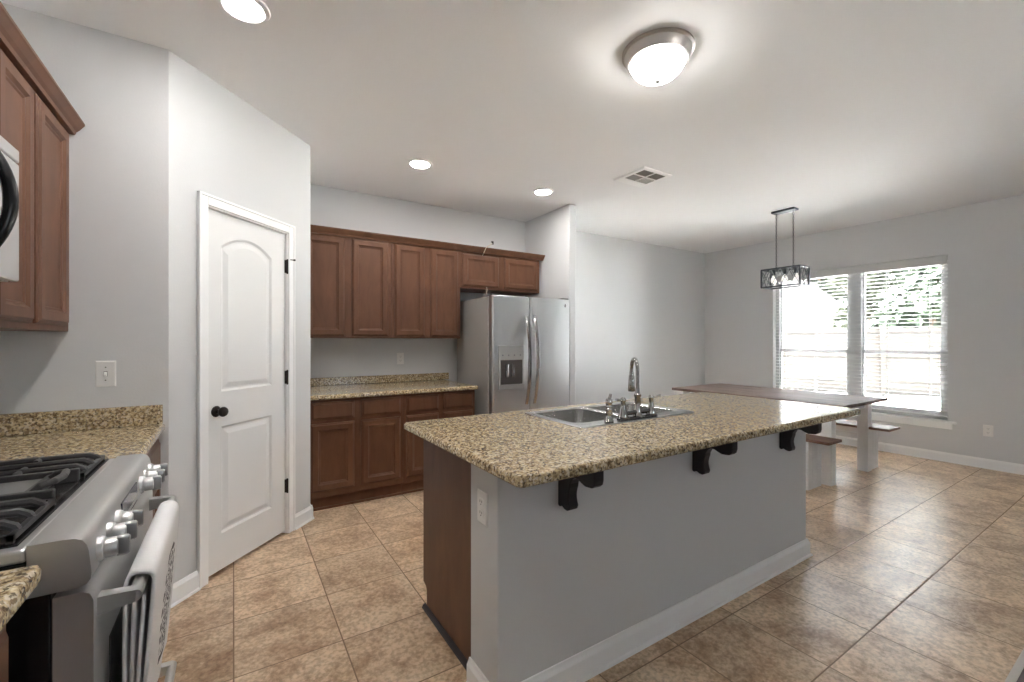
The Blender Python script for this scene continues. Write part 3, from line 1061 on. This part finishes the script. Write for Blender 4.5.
for sx in (-1, 1):
    bm = bmesh.new()
    lathe(bm, [(0, 0.008), (0.026, 0.008), (0.027, 0.014), (0.021, 0.03), (0.014, 0.06), (0.0115, 0.085), (0.014, 0.092), (0.014, 0.104), (0.009, 0.110), (0, 0.112)], (FX + sx * 0.106, FY, DK), 16)
    hp = obj('handle_post', bm, M_NICKEL, fc, smooth=True)
    bm = bmesh.new()
    tube(bm, [(FX + sx * 0.100, FY, DK + 0.098), (FX + sx * 0.13, FY - 0.004, DK + 0.100), (FX + sx * 0.165, FY - 0.01, DK + 0.104)], [0.008, 0.0055, 0.0075], 10)
    obj('lever', bm, M_NICKEL, hp, smooth=True)
sp_ = root('side_sprayer', (1.557, 1.560, DK), 'nickel side sprayer standing left of the bridge faucet on the sink', 'sprayer')
bm = bmesh.new()
lathe(bm, [(0, 0), (0.022, 0), (0.024, 0.005), (0.018, 0.014), (0.013, 0.03), (0.012, 0.045), (0, 0.045)], (1.557, 1.560, DK), 16)
obj('base', bm, M_NICKEL, sp_, smooth=True)
bm = bmesh.new()
lathe(bm, [(0, 0.030), (0.013, 0.030), (0.016, 0.042), (0.013, 0.052), (0.0165, 0.060), (0.013, 0.067), (0.0165, 0.074), (0.013, 0.081), (0.016, 0.088), (0.017, 0.106), (0.012, 0.114), (0, 0.116)], (1.557, 1.560, DK), 14)
tube(bm, [(1.557, 1.560, DK + 0.105), (1.566, 1.560, DK + 0.126), (1.569, 1.560, DK + 0.136)], [0.008, 0.007, 0.006], 10)
obj('spray_handle', bm, M_NICKEL, sp_, smooth=True)

# ------------------------------------------------------------------ plates on the walls
def outlet(M, label, name='wall_outlet', mat=None):
    c = M @ Vector((0, -0.003, 0))
    r = root(name, c, label, 'outlet', 'white wall outlets')
    bm = bmesh.new()
    frame_rings(bm, [(-0.036, 0.036, -0.058, 0.058, 0), (-0.036, 0.036, -0.058, 0.058, -0.003), (-0.032, 0.032, -0.054, 0.054, -0.006)])
    obj('cover_plate', bm, M_PLASTIC, r, M)
    for z in (-0.020, 0.020):
        bm = bmesh.new()
        lp = rrect(-0.017, 0.017, z - 0.0145, z + 0.0145, 0.008)
        loft(bm, [[(x, y, zz) for x, zz in lp] for y in (-0.0055, -0.0085)])
        rc = obj('receptacle', bm, M_PLASTIC, r, M)
        bm = bmesh.new()
        box(bm, -0.0078, -0.0055, -0.0090, -0.0080, z - 0.001, z + 0.008)
        box(bm, 0.0055, 0.0078, -0.0090, -0.0080, z - 0.001, z + 0.008)
        box(bm, -0.002, 0.002, -0.0090, -0.0080, z - 0.009, z - 0.005)
        obj('slot', bm, M_SLOT, rc, M)
    return r


outlet(F((1.428, YB, 1.130), 0), 'white wall outlet above the worktop beside the fridge')
outlet(F((XW, 1.165, 0.388), -90), 'white wall outlet low on the grey wall right of the window')
outlet(F((IX0, 1.400, 0.703), -90), 'white outlet on the end of the island')
swm = F((-0.5005, PY, 1.156), 0)
sw = root('light_switch', swm @ Vector((0, -0.003, 0)), 'white toggle light switch above the worktop by the range', 'light switch')
bm = bmesh.new()
frame_rings(bm, [(-0.036, 0.036, -0.060, 0.060, 0), (-0.036, 0.036, -0.060, 0.060, -0.003), (-0.032, 0.032, -0.056, 0.056, -0.006)])
obj('cover_plate', bm, M_PLASTIC, sw, swm)
bm = bmesh.new()
loft(bm, [[(-0.005, -0.0055, -0.011), (0.005, -0.0055, -0.011), (0.005, -0.0055, 0.011), (-0.005, -0.0055, 0.011)],
          [(-0.004, -0.016, -0.012), (0.004, -0.016, -0.012), (0.004, -0.016, -0.004), (-0.004, -0.016, -0.004)]])
obj('toggle', bm, M_PLASTIC, sw, swm)
bm = bmesh.new()
for z in (-0.03, 0.03):
    lathe(bm, [(0, -0.0055), (0.003, -0.0055), (0.003, -0.0068), (0, -0.007)], (0, 0, z), 10, 'y')
box(bm, -0.0065, 0.0065, -0.0064, -0.0058, -0.0125, 0.0125)
obj('screw', bm, M_SLOT, sw, swm)

# ------------------------------------------------------------------ range side: worktops, cabinets, microwave
MR = F((-0.315, 0, 0), 90)              # base cabinet face on the range wall; x -> +Y
base_cab(1.915, PY - 0.004, [(1.94, 2.69)], 'brown base cabinet between the range and the pantry corner', MR, 0.615, 'base cabinets on the range wall', ztop=0.868, toe=0.06)
base_cab(0.40, 1.100, [(0.415, 1.080)], 'dark brown base cabinet on the near side of the range', F((-0.335, 0, 0), 90), 0.60, 'base cabinets on the range wall', ztop=0.868, toe=0.06)
slab('worktop', XL + 0.001, -0.284, 1.907, PY - 0.001, 0.8685, 0.905, [0.004] * 4, 'speckled granite worktop between the range and the switch wall', 'worktop')
slab('worktop', XL + 0.001, -0.294, 0.40, 1.137, 0.8685, 0.905, [0.004, 0.012, 0.004, 0.004], 'granite worktop corner on the near side of the range', 'worktop')
boxes('backsplash', M_GRAN, None, [(XL + 0.001, -0.292, PY - 0.022, PY - 0.001, 0.9055, 0.998)], None, bevel=0.003,
      label='granite backsplash strip under the light switch', cat='backsplash')
MRU = F((-0.625, 0, 0), 90)
GL = 'brown wall cabinets above the range'
upper(1.945, PY - 0.003, 1.350, 2.245, [(1.965, 2.266), (2.308, 2.660)], 'brown two door wall cabinet in the corner above the light switch', MRU, 0.31, GL, 1.374, 2.222)
upper(1.145, 1.943, 1.885, 2.245, [(1.165, 1.535), (1.555, 1.925)], 'short brown wall cabinet hung over the microwave', MRU, 0.31, GL, 1.905, 2.222)
bm = bmesh.new()
prism(bm, [(y, z + 0.022) for y, z in CR], 'x', 1.135, PY - 0.003)
obj('crown_molding', bm, M_WOOD, None, MRU, label='brown crown moulding along the cabinets above the range', cat='moulding')

# microwave; front plane X = -0.545
MW = F((-0.545, 0, 0), 90)
mw = root('microwave', (-0.74, 1.53, 1.482), 'stainless over the range microwave with black bowed handle', 'microwave')
boxes('body', M_STEEL, mw, [(1.150, 1.912, 0.022, 0.385, 1.484, 1.880)], MW, bevel=0.003)
boxes('vent_panel', M_STEEL, mw, [(1.150, 1.912, 0.0, 0.022, 1.842, 1.880)], MW, bevel=0.004)
boxes('front_door', M_STEEL2, mw, [(1.150, 1.912, 0.0, 0.022, 1.486, 1.838)], MW, bevel=0.005)
boxes('window', M_OVENGLASS, mw, [(1.20, 1.66, -0.002, 0.004, 1.54, 1.80)], MW, bevel=0.002)
bm = bmesh.new()
pts = []
for i in range(17):
    t = i / 16
    pts.append((1.660, -0.010 - 0.046 * math.sin(PI * t) ** 0.8, 1.530 + 0.290 * t))
tube(bm, pts, [0.011 + 0.004 * math.sin(PI * i / 16) for i in range(17)], 12)
obj('handle', bm, M_BLACK, mw, MW, smooth=True)
boxes('side_vent', M_BLACKM, mw, [(1.9121, 1.9135, 0.03, 0.05, 1.54, 1.72)], MW)

# ------------------------------------------------------------------ gas range
RY0, RY1 = 1.156, 1.904
rg = root('gas_range', (-0.58, (RY0 + RY1) / 2, 0), 'stainless gas range with black grates and front knobs', 'range')
boxes('side_panel', M_BLACK, rg, [(-0.92, -0.290, RY0 + 0.002, RY1 - 0.002, 0.03, 0.90)], None, bevel=0.003)
bm = bmesh.new()
box(bm, -0.92, -0.322, RY0, RY1, 0.900, 0.926)
obj('cooktop', bm, M_STEEL, rg, bevel=0.006)
boxes('cooktop_well', M_BLACK, rg, [(-0.90, -0.338, RY0 + 0.022, RY1 - 0.022, 0.9262, 0.9300)], None, bevel=0.0015)
boxes('cooktop_tray', simple('tray_steel', (0.55, 0.54, 0.53), 0.2, metal=1.0), rg, [(-0.86, -0.352, RY0 + 0.040, RY1 - 0.040, 0.9301, 0.9312)], None)
bm = bmesh.new()        # the bullnose front: profile in x,z
prof = [(-0.321, 0.834), (-0.321, 0.931), (-0.272, 0.931), (-0.256, 0.929), (-0.246, 0.924), (-0.240, 0.914), (-0.2365, 0.900), (-0.2330, 0.858), (-0.2345, 0.846), (-0.240, 0.838), (-0.252, 0.834)]
prism(bm, prof, 'y', RY0, RY1)
obj('control_panel', bm, M_STEEL, rg, smooth=True)
boxes('display', simple('display_dark', (0.03, 0.03, 0.06), 0.12), rg, [(-0.242, -0.2335, 1.440, 1.640, 0.850, 0.903)], Matrix.Translation((0, 0, 0)))
for y in (1.222, 1.305, 1.388, 1.700, 1.780, 1.858):
    bm = bmesh.new()
    lathe(bm, [(0, -0.010), (0.025, -0.010), (0.026, 0.004), (0.023, 0.009), (0.020, 0.010), (0.0195, 0.026), (0.017, 0.031), (0, 0.032)], (-0.2345, y, 0.878), 20, 'x')
    kb = obj('knob', bm, M_STEEL, rg, smooth=True)
    bm = bmesh.new()
    lp = rrect(y - 0.008, y + 0.008, 0.878 - 0.021, 0.878 + 0.021, 0.006, 3)
    loft(bm, [[(x, a, b) for a, b in lp] for x in (-0.206, -0.190)] + [[(-0.186, y + (a - y) * 0.7, 0.878 + (b - 0.878) * 0.85) for a, b in lp]])
    obj('grip', bm, M_KNOB, kb, smooth=True)
dr = bmesh.new()
prism(dr, [(-0.288, 0.235), (-0.288, 0.822), (-0.246, 0.822), (-0.236, 0.816), (-0.231, 0.802), (-0.230, 0.26), (-0.234, 0.240), (-0.244, 0.235)], 'y', RY0 + 0.004, RY1 - 0.004)
od = obj('oven_door', dr, M_STEEL, rg, smooth=True)
boxes('window', M_OVENGLASS, od, [(-0.2315, -0.2285, RY0 + 0.13, RY1 - 0.13, 0.36, 0.66)], None, bevel=0.001)
dr = bmesh.new()
prism(dr, [(-0.288, 0.05), (-0.288, 0.228), (-0.246, 0.228), (-0.236, 0.222), (-0.231, 0.21), (-0.231, 0.07), (-0.236, 0.055), (-0.246, 0.05)], 'y', RY0 + 0.004, RY1 - 0.004)
wd = obj('warming_drawer', dr, M_STEEL, rg, smooth=True)


def bar_handle(parent, z, ya, yb):
    bm = bmesh.new()
    lp = []
    tube(bm, [(-0.174, ya, z), (-0.174, yb, z)], 0.0125, 14)
    for s, y in ((1, ya), (-1, yb)):
        loft(bm, [[(-0.232, y - 0.004 * s, z - 0.020), (-0.232, y + 0.026 * s, z - 0.020), (-0.232, y + 0.026 * s, z + 0.016), (-0.232, y - 0.004 * s, z + 0.016)],
                  [(-0.200, y - 0.002 * s, z - 0.016), (-0.200, y + 0.024 * s, z - 0.016), (-0.200, y + 0.024 * s, z + 0.014), (-0.200, y - 0.002 * s, z + 0.014)],
                  [(-0.172, y - 0.002 * s, z - 0.012), (-0.172, y + 0.022 * s, z - 0.012), (-0.172, y + 0.022 * s, z + 0.0125), (-0.172, y - 0.002 * s, z + 0.0125)]])
    return obj('handle', bm, M_STEEL, parent, smooth=True)


HZ = 0.786
bar_handle(od, HZ - 0.008, 1.190, 1.852)
bar_handle(wd, 0.222, 1.190, 1.852)


def grate(y0, y1, z=0.931):
    """cast iron grate: outer frame, a middle bar and fingers that rise and arch over"""
    bm = bmesh.new()
    xa, xb = -0.885, -0.346
    w, t = 0.010, 0.011
    zt = z + 0.026
    ym = (y0 + y1) / 2
    for x in (xa, xb - w):
        box(bm, x, x + w, y0, y1, z + 0.004, z + 0.004 + t)
    for y in (y0, y1 - w):
        box(bm, xa, xb, y, y + w, z + 0.004, z + 0.004 + t)
    for x in (xa, xb - w, (xa + xb) / 2 - w / 2):
        for y in (y0, y1 - w):
            box(bm, x, x + w, y, y + w, z, z + 0.008)
    xm = (xa + xb) / 2
    # long fingers run front to back, bending down into the frame at both ends
    for y in (y0 + 0.046, ym, y1 - 0.046):
        for a, b in ((xb - 0.006, xm + 0.012), (xm - 0.012, xa + 0.006)):
            d = 1 if b > a else -1
            tube(bm, [(a, y, z + 0.008), (a + d * 0.006, y, zt - 0.008), (a + d * 0.020, y, zt), (a + d * 0.075, y, zt + 0.002),
                      (b - d * 0.020, y, zt), (b - d * 0.006, y, zt - 0.008), (b, y, z + 0.008)], [0.008, 0.009, 0.0095, 0.0075, 0.0095, 0.009, 0.008], 8)
    box(bm, xm - 0.016, xm + 0.016, y0, y1, z + 0.004, z + 0.012)
    # short fingers reach in from the sides
    for cx in (xa * 0.75 + xb * 0.25, xa * 0.25 + xb * 0.75):
        for yy, d in ((y0 + 0.005, 1), (y1 - 0.005, -1)):
            tube(bm, [(cx, yy, z + 0.010), (cx, yy + d * 0.006, zt - 0.006), (cx, yy + d * 0.018, zt), (cx, yy + d * 0.075, zt)], 0.0075, 8)
    return obj('grate', bm, M_IRON, rg, smooth=True)


G0, G1, G2, G3 = RY0 + 0.028, RY0 + 0.262, RY1 - 0.262, RY1 - 0.028
grate(G0, G1)
grate(G2, G3)
bm = bmesh.new()                              # griddle in the middle, sides raised
box(bm, -0.870, -0.400, G1 + 0.008, G2 - 0.008, 0.9315, 0.950)
obj('griddle', bm, M_GRIDDLE, rg, bevel=0.004)
bm = bmesh.new()
for y in (G1 + 0.006, G2 - 0.024):
    box(bm, -0.885, -0.352, y, y + 0.018, 0.931, 0.964)
box(bm, -0.885, -0.878, G1 + 0.006, G2 - 0.006, 0.931, 0.960)
box(bm, -0.412, -0.398, G1 + 0.006, G2 - 0.006, 0.931, 0.958)
tube(bm, [(-0.404, G1 + 0.050, 0.945), (-0.385, G1 + 0.052, 0.966), (-0.366, G1 + 0.066, 0.970), (-0.360, (G1 + G2) / 2, 0.970), (-0.366, G2 - 0.066, 0.970), (-0.385, G2 - 0.052, 0.966), (-0.404, G2 - 0.050, 0.945)], 0.009, 8)
obj('griddle_frame', bm, M_IRON, rg, bevel=0.004)
for cx in (-0.745, -0.485):
    for cy in ((G0 + G1) / 2, (G2 + G3) / 2):
        bm = bmesh.new()
        lathe(bm, [(0, 0), (0.050, 0), (0.052, 0.004), (0.046, 0.010), (0.036, 0.012), (0.035, 0.018), (0.028, 0.021), (0, 0.021)], (cx, cy, 0.9313), 24)
        obj('burner', bm, M_IRON, rg, smooth=True)

# towel over the oven handle
tw0, tw1 = 1.250, 1.752
hx, hz, hr = -0.174, HZ - 0.008, 0.0235      # (x, z, v) down the section: inner fold, back flap, bar, front flap, inner fold
sec = [(-0.184 - 0.0105 * t, 0.750 - 0.330 * t, 0.3) for t in (0, 0.33, 0.66, 1.0)]
sec += [(-0.197, 0.408, 0.3), (-0.2015, 0.408, 0.3)]
sec += [(-0.2045 + 0.006 * t, 0.420 + 0.350 * t, 0.3) for t in (0, 0.25, 0.5, 0.75, 1.0)]
ja = len(sec)
for i in range(9):
    a = PI - PI * i / 8
    sec.append((hx + hr * math.cos(a), hz + hr * math.sin(a), 0.56 + 0.005 * i))
jb = len(sec)
nfr = 10
for i in range(1, nfr + 1):
    t = i / nfr
    sec.append((hx + hr - 0.033 * t ** 1.3, hz - 0.420 * t, 0.6 + 0.4 * t))
sec += [(-0.186, 0.349, 1.0), (-0.189, 0.352, 0.3)]
sec += [(-0.1905 + 0.022 * t, 0.362 + 0.385 * t, 0.3) for t in (0, 0.33, 0.66, 1.0)]
bm = bmesh.new()
nu = 30
uvl = bm.loops.layers.uv.new('UVMap')
grid = []
for j, (x, z, vv) in enumerate(sec):
    row = []
    for i in range(nu + 1):
        u = i / nu
        amp = 0.0 if ja <= j <= jb else 0.0022 * min(1.0, (ja - j) / 4 if j < ja else (j - jb) / 4)
        w = math.sin(u * 19 + j * 0.25) * amp
        yy = tw0 + (tw1 - tw0) * u + (0.004 * math.sin(j * 1.1) if i in (0, nu) else 0)
        row.append(bm.verts.new((x + w, yy, z)))
    grid.append(row)
ns = len(sec) - 1
for j in range(ns):
    for i in range(nu):
        f = bm.faces.new((grid[j][i], grid[j][i + 1], grid[j + 1][i + 1], grid[j + 1][i]))
        for lp, (a, b) in zip(f.loops, ((i, j), (i + 1, j), (i + 1, j + 1), (i, j + 1))):
            lp[uvl].uv = (a / nu, sec[b][2])
tw = obj('dish_towel', bm, M_TOWEL, None, smooth=True, label='white dish towel with black lace print hung on the oven handle', cat='towel')
md = tw.modifiers.new('solid', 'SOLIDIFY')
md.thickness = 0.007
md.offset = 0.0

# ------------------------------------------------------------------ dining table and benches
TX0, TX1, TY0, TY1, TZ = 4.470, 5.462, 1.655, 3.430, 0.746
tb = root('dining_table', ((TX0 + TX1) / 2, (TY0 + TY1) / 2, 0), 'long dining table with dark wooden top and white square legs', 'table')
boxes('tabletop', M_TABLE, tb, [(TX0, TX1, TY0, TY1, TZ - 0.030, TZ)], None, bevel=0.003)
LW = 0.092
for x in (4.533, 5.338):
    for y in (1.778, 3.225):
        boxes('leg', M_WHITEWOOD, tb, [(x, x + LW, y, y + LW, 0, TZ - 0.0305)], None, bevel=0.003)
for ab in ((4.56, 4.585, 1.871, 3.224, TZ - 0.105, TZ - 0.0305), (5.378, 5.403, 1.871, 3.224, TZ - 0.105, TZ - 0.0305),
                                 (4.626, 5.337, 1.80, 1.825, TZ - 0.105, TZ - 0.0305), (4.626, 5.337, 3.27, 3.295, TZ - 0.105, TZ - 0.0305)):
    boxes('apron', M_WHITEWOOD, tb, [ab], None, bevel=0.002)


def bench(x0, x1, y0, y1, px0, px1, py, label):
    b = root('dining_bench', ((x0 + x1) / 2, (y0 + y1) / 2, 0), label, 'bench', 'benches at the dining table')
    boxes('seat', M_BENCHTOP, b, [(x0, x1, y0, y1, 0.426, 0.450)], None, bevel=0.003)
    n = 3
    w = (px1 - px0) / n
    for y in (py, y0 + y1 - py - 0.03):
        boxes('leg', M_WHITEWOOD, b, [(px0 + k * w + (0.0015 if k else 0), px0 + (k + 1) * w - (0.0015 if k < n - 1 else 0), y, y + 0.034, 0, 0.4255) for k in range(n)]
              + [(px0 + 0.01, px1 - 0.01, y + 0.012, y + 0.032, 0.002, 0.42)], None, bevel=0.002)
    boxes('stretcher', M_WHITEWOOD, b, [((px0 + px1) / 2 - 0.012, (px0 + px1) / 2 + 0.012, py + 0.0345, y0 + y1 - py - 0.0305, 0.34, 0.4255)], None, bevel=0.002)
    return b


bench(4.225, 4.475, 1.675, 3.41, 4.238, 4.486, 1.838, 'dark seated white bench on the kitchen side of the table')
bench(5.352, 5.640, 1.612, 3.47, 5.435, 5.640, 1.792, 'white bench on the window side of the table')

# ------------------------------------------------------------------ ceiling: lamps, vent, pendant
lmp = None


def downlight(x, y, label):
    global lmp
    if lmp is None:
        lmp = root('recessed_light', (x, y, H), label, 'ceiling light', 'round recessed lights in the ceiling')
        bm = bmesh.new()
        lathe(bm, [(0.070, -0.001), (0.072, -0.009), (0.080, -0.013), (0.097, -0.008), (0.100, -0.003), (0.100, 0.0)], (x, y, H), 40)
        obj('trim_ring', bm, M_LAMPWHITE, lmp, smooth=True)
        bm = bmesh.new()
        lathe(bm, [(0, -0.016), (0.035, -0.014), (0.060, -0.011), (0.0695, -0.008), (0.0695, -0.002), (0, -0.002)], (x, y, H), 40)
        obj('lens', bm, M_LENS, lmp, smooth=True)
        return lmp
    return dup(lmp, (x, y, H), label)


downlight(0.037, 2.200, 'round recessed light in front of the pantry door, at the top edge')
downlight(1.271, 3.385, 'round recessed light over the worktop, above the tall wall cabinets')
downlight(2.506, 3.385, 'round recessed light over the fridge front')
downlight(0.037, 0.960, 'round recessed light above the range side aisle, outside the photo')

fl = root('flush_ceiling_lamp', (1.775, 1.445, H), 'round flush ceiling lamp with glowing glass bowl above the island', 'ceiling lamp')
c = (1.775, 1.445, H)
bm = bmesh.new()
lathe(bm, [(0.172, 0), (0.172, -0.010), (0.160, -0.014), (0.158, -0.030), (0.146, -0.056), (0.136, -0.058), (0.130, -0.050), (0.130, -0.005), (0.0, -0.005)], c, 48)
obj('pan', bm, M_LAMPNICKEL, fl, smooth=True)
bm = bmesh.new()
lathe(bm, [(0.133, -0.054), (0.128, -0.072), (0.114, -0.096), (0.092, -0.116), (0.063, -0.132), (0.030, -0.142), (0, -0.145)], c, 48)
obj('glass_bowl', bm, M_BOWL, fl, smooth=True)
bm = bmesh.new()
lathe(bm, [(0.013, -0.142), (0.014, -0.147), (0.010, -0.152), (0.006, -0.158), (0, -0.160)], c, 16)
obj('finial', bm, M_LAMPNICKEL, fl, smooth=True)

vt = root('ceiling_vent', (3.022, 2.623, H), 'square white ceiling air vent with four louvred quarters', 'vent')
vx0, vx1, vy0, vy1 = 2.845, 3.198, 2.448, 2.80
bm = bmesh.new()
ox0, ox1, oy0, oy1 = vx0 + 0.040, vx1 - 0.040, vy0 + 0.036, vy1 - 0.095     # the louvred opening sits off centre


def vrect(a, b, c, d, z):
    return at_z([(a, c), (b, c), (b, d), (a, d)], H + z)


loft(bm, [vrect(vx0, vx1, vy0, vy1, 0.0), vrect(vx0, vx1, vy0, vy1, -0.004), vrect(vx0 + 0.010, vx1 - 0.010, vy0 + 0.010, vy1 - 0.010, -0.011),
          vrect(ox0, ox1, oy0, oy1, -0.011), vrect(ox0 + 0.002, ox1 - 0.002, oy0 + 0.002, oy1 - 0.002, -0.002)])
cx, cy = (ox0 + ox1) / 2, (oy0 + oy1) / 2
box(bm, cx - 0.007, cx + 0.007, oy0, oy1, H - 0.012, H - 0.003)
box(bm, ox0, ox1, cy - 0.007, cy + 0.007, H - 0.012, H - 0.003)
obj('frame', bm, M_TRIM, vt)
bm = bmesh.new()
box(bm, ox0 + 0.001, ox1 - 0.001, oy0 + 0.001, oy1 - 0.001, H - 0.0019, H - 0.0012)
obj('duct_opening', bm, simple('vent_dark', (0.035, 0.035, 0.035), 0.8), vt)
bm = bmesh.new()
for qx0, qx1, qy0, qy1, ax in ((ox0 + 0.002, cx - 0.008, oy0 + 0.002, cy - 0.008, 'y'), (cx + 0.008, ox1 - 0.002, oy0 + 0.002, cy - 0.008, 'y'),
                               (ox0 + 0.002, cx - 0.008, cy + 0.008, oy1 - 0.002, 'x'), (cx + 0.008, ox1 - 0.002, cy + 0.008, oy1 - 0.002, 'z')):
    k = 7
    for i in range(k):
        t = (i + 0.5) / k
        y = qy0 + (qy1 - qy0) * t
        x = qx0 + (qx1 - qx0) * t
        if ax == 'x':
            prism(bm, [(y - 0.006, H - 0.0035), (y + 0.004, H - 0.0105), (y + 0.005, H - 0.0098), (y - 0.005, H - 0.0028)], 'x', qx0, qx1)
        elif ax == 'z':
            prism(bm, [(y - 0.004, H - 0.0105), (y + 0.006, H - 0.0035), (y + 0.005, H - 0.0028), (y - 0.005, H - 0.0098)], 'x', qx0, qx1)
        else:
            prism(bm, [(x - 0.006, H - 0.0035), (x + 0.004, H - 0.0105), (x + 0.005, H - 0.0098), (x - 0.005, H - 0.0028)], 'y', qy0, qy1)
obj('louvers', bm, simple('vent_grey', (0.30, 0.29, 0.28), 0.6), vt)

# pendant over the dining table
px, py = 5.10, 2.446
pe = root('linear_pendant', (px, py, H), 'dark metal cage pendant lamp hung on two chains over the dining table', 'pendant lamp')
boxes('canopy', M_CHAND, pe, [(px - 0.055, px + 0.055, py - 0.118, py + 0.118, H - 0.022, H - 0.0005)], None, bevel=0.003)
PZ0, PZ1 = 1.905, 2.100
cx0, cx1, cy0, cy1 = px - 0.10, px + 0.10, py - 0.197, py + 0.197


def chain(x, y, z0, z1):
    bm = bmesh.new()
    n = int((z1 - z0) / 0.024)
    st = (z1 - z0) / n
    for i in range(n):
        zc = z0 + st * (i + 0.5)
        a = (i % 2) * PI / 2
        loop = []
        for k in range(9):
            t = 2 * PI * k / 8
            h, v = 0.0075 * math.cos(t), (st * 0.5 + 0.003) * math.sin(t)
            loop.append((x + h * math.cos(a), y + h * math.sin(a), zc + v))
        tube(bm, loop, 0.0022, 5)
    obj('chain', bm, M_CHAND, pe)


for y in (py - 0.088, py + 0.088):
    chain(px, y, PZ1 + 0.002, H - 0.024)
bm = bmesh.new()
b = 0.0075
for x in (cx0, cx1):
    for y in (cy0, cy1):
        box(bm, x - b, x + b, y - b, y + b, PZ0, PZ1)
for z in (PZ0, PZ1):
    for x in (cx0, cx1):
        box(bm, x - b, x + b, cy0, cy1, z - b, z + b)
    for y in (cy0, cy1):
        box(bm, cx0, cx1, y - b, y + b, z - b, z + b)
box(bm, px - b, px + b, cy0, cy1, PZ1 - b, PZ1 + b)
obj('cage', bm, M_CHAND, pe)
bm = bmesh.new()
for x in (cx0, cx1):
    nX = 4
    for k in range(nX):
        ya, yb = cy0 + (cy1 - cy0) * k / nX, cy0 + (cy1 - cy0) * (k + 1) / nX
        tube(bm, [(x, ya, PZ0), (x, yb, PZ1)], 0.0046, 6)
        tube(bm, [(x, ya, PZ1), (x, yb, PZ0)], 0.0046, 6)
for y in (cy0, cy1):
    for k in range(2):
        xa, xb = cx0 + 0.1 * k, cx0 + 0.1 * (k + 1)
        tube(bm, [(xa, y, PZ0), (xb, y, PZ1)], 0.0046, 6)
        tube(bm, [(xa, y, PZ1), (xb, y, PZ0)], 0.0046, 6)
obj('lattice', bm, simple('lattice_metal', (0.22, 0.235, 0.25), 0.35, metal=0.6), pe)
for k in (-1, 0, 1):
    bm = bmesh.new()
    lathe(bm, [(0, 0), (0.016, 0), (0.020, -0.03), (0.020, -0.055), (0, -0.055)], (px, py + k * 0.115, PZ1 - 0.005), 14)
    so = obj('socket', bm, M_CHAND, pe, smooth=True)
    bm = bmesh.new()
    lathe(bm, [(0.010, -0.056), (0.014, -0.07), (0.027, -0.095), (0.030, -0.115), (0.022, -0.137), (0, -0.146)], (px, py + k * 0.115, PZ1 - 0.005), 14)
    obj('bulb', bm, emit('pendant_bulb', (1.0, 0.95, 0.88), 0.9) if k == -1 else MATS['pendant_bulb'], so, smooth=True)
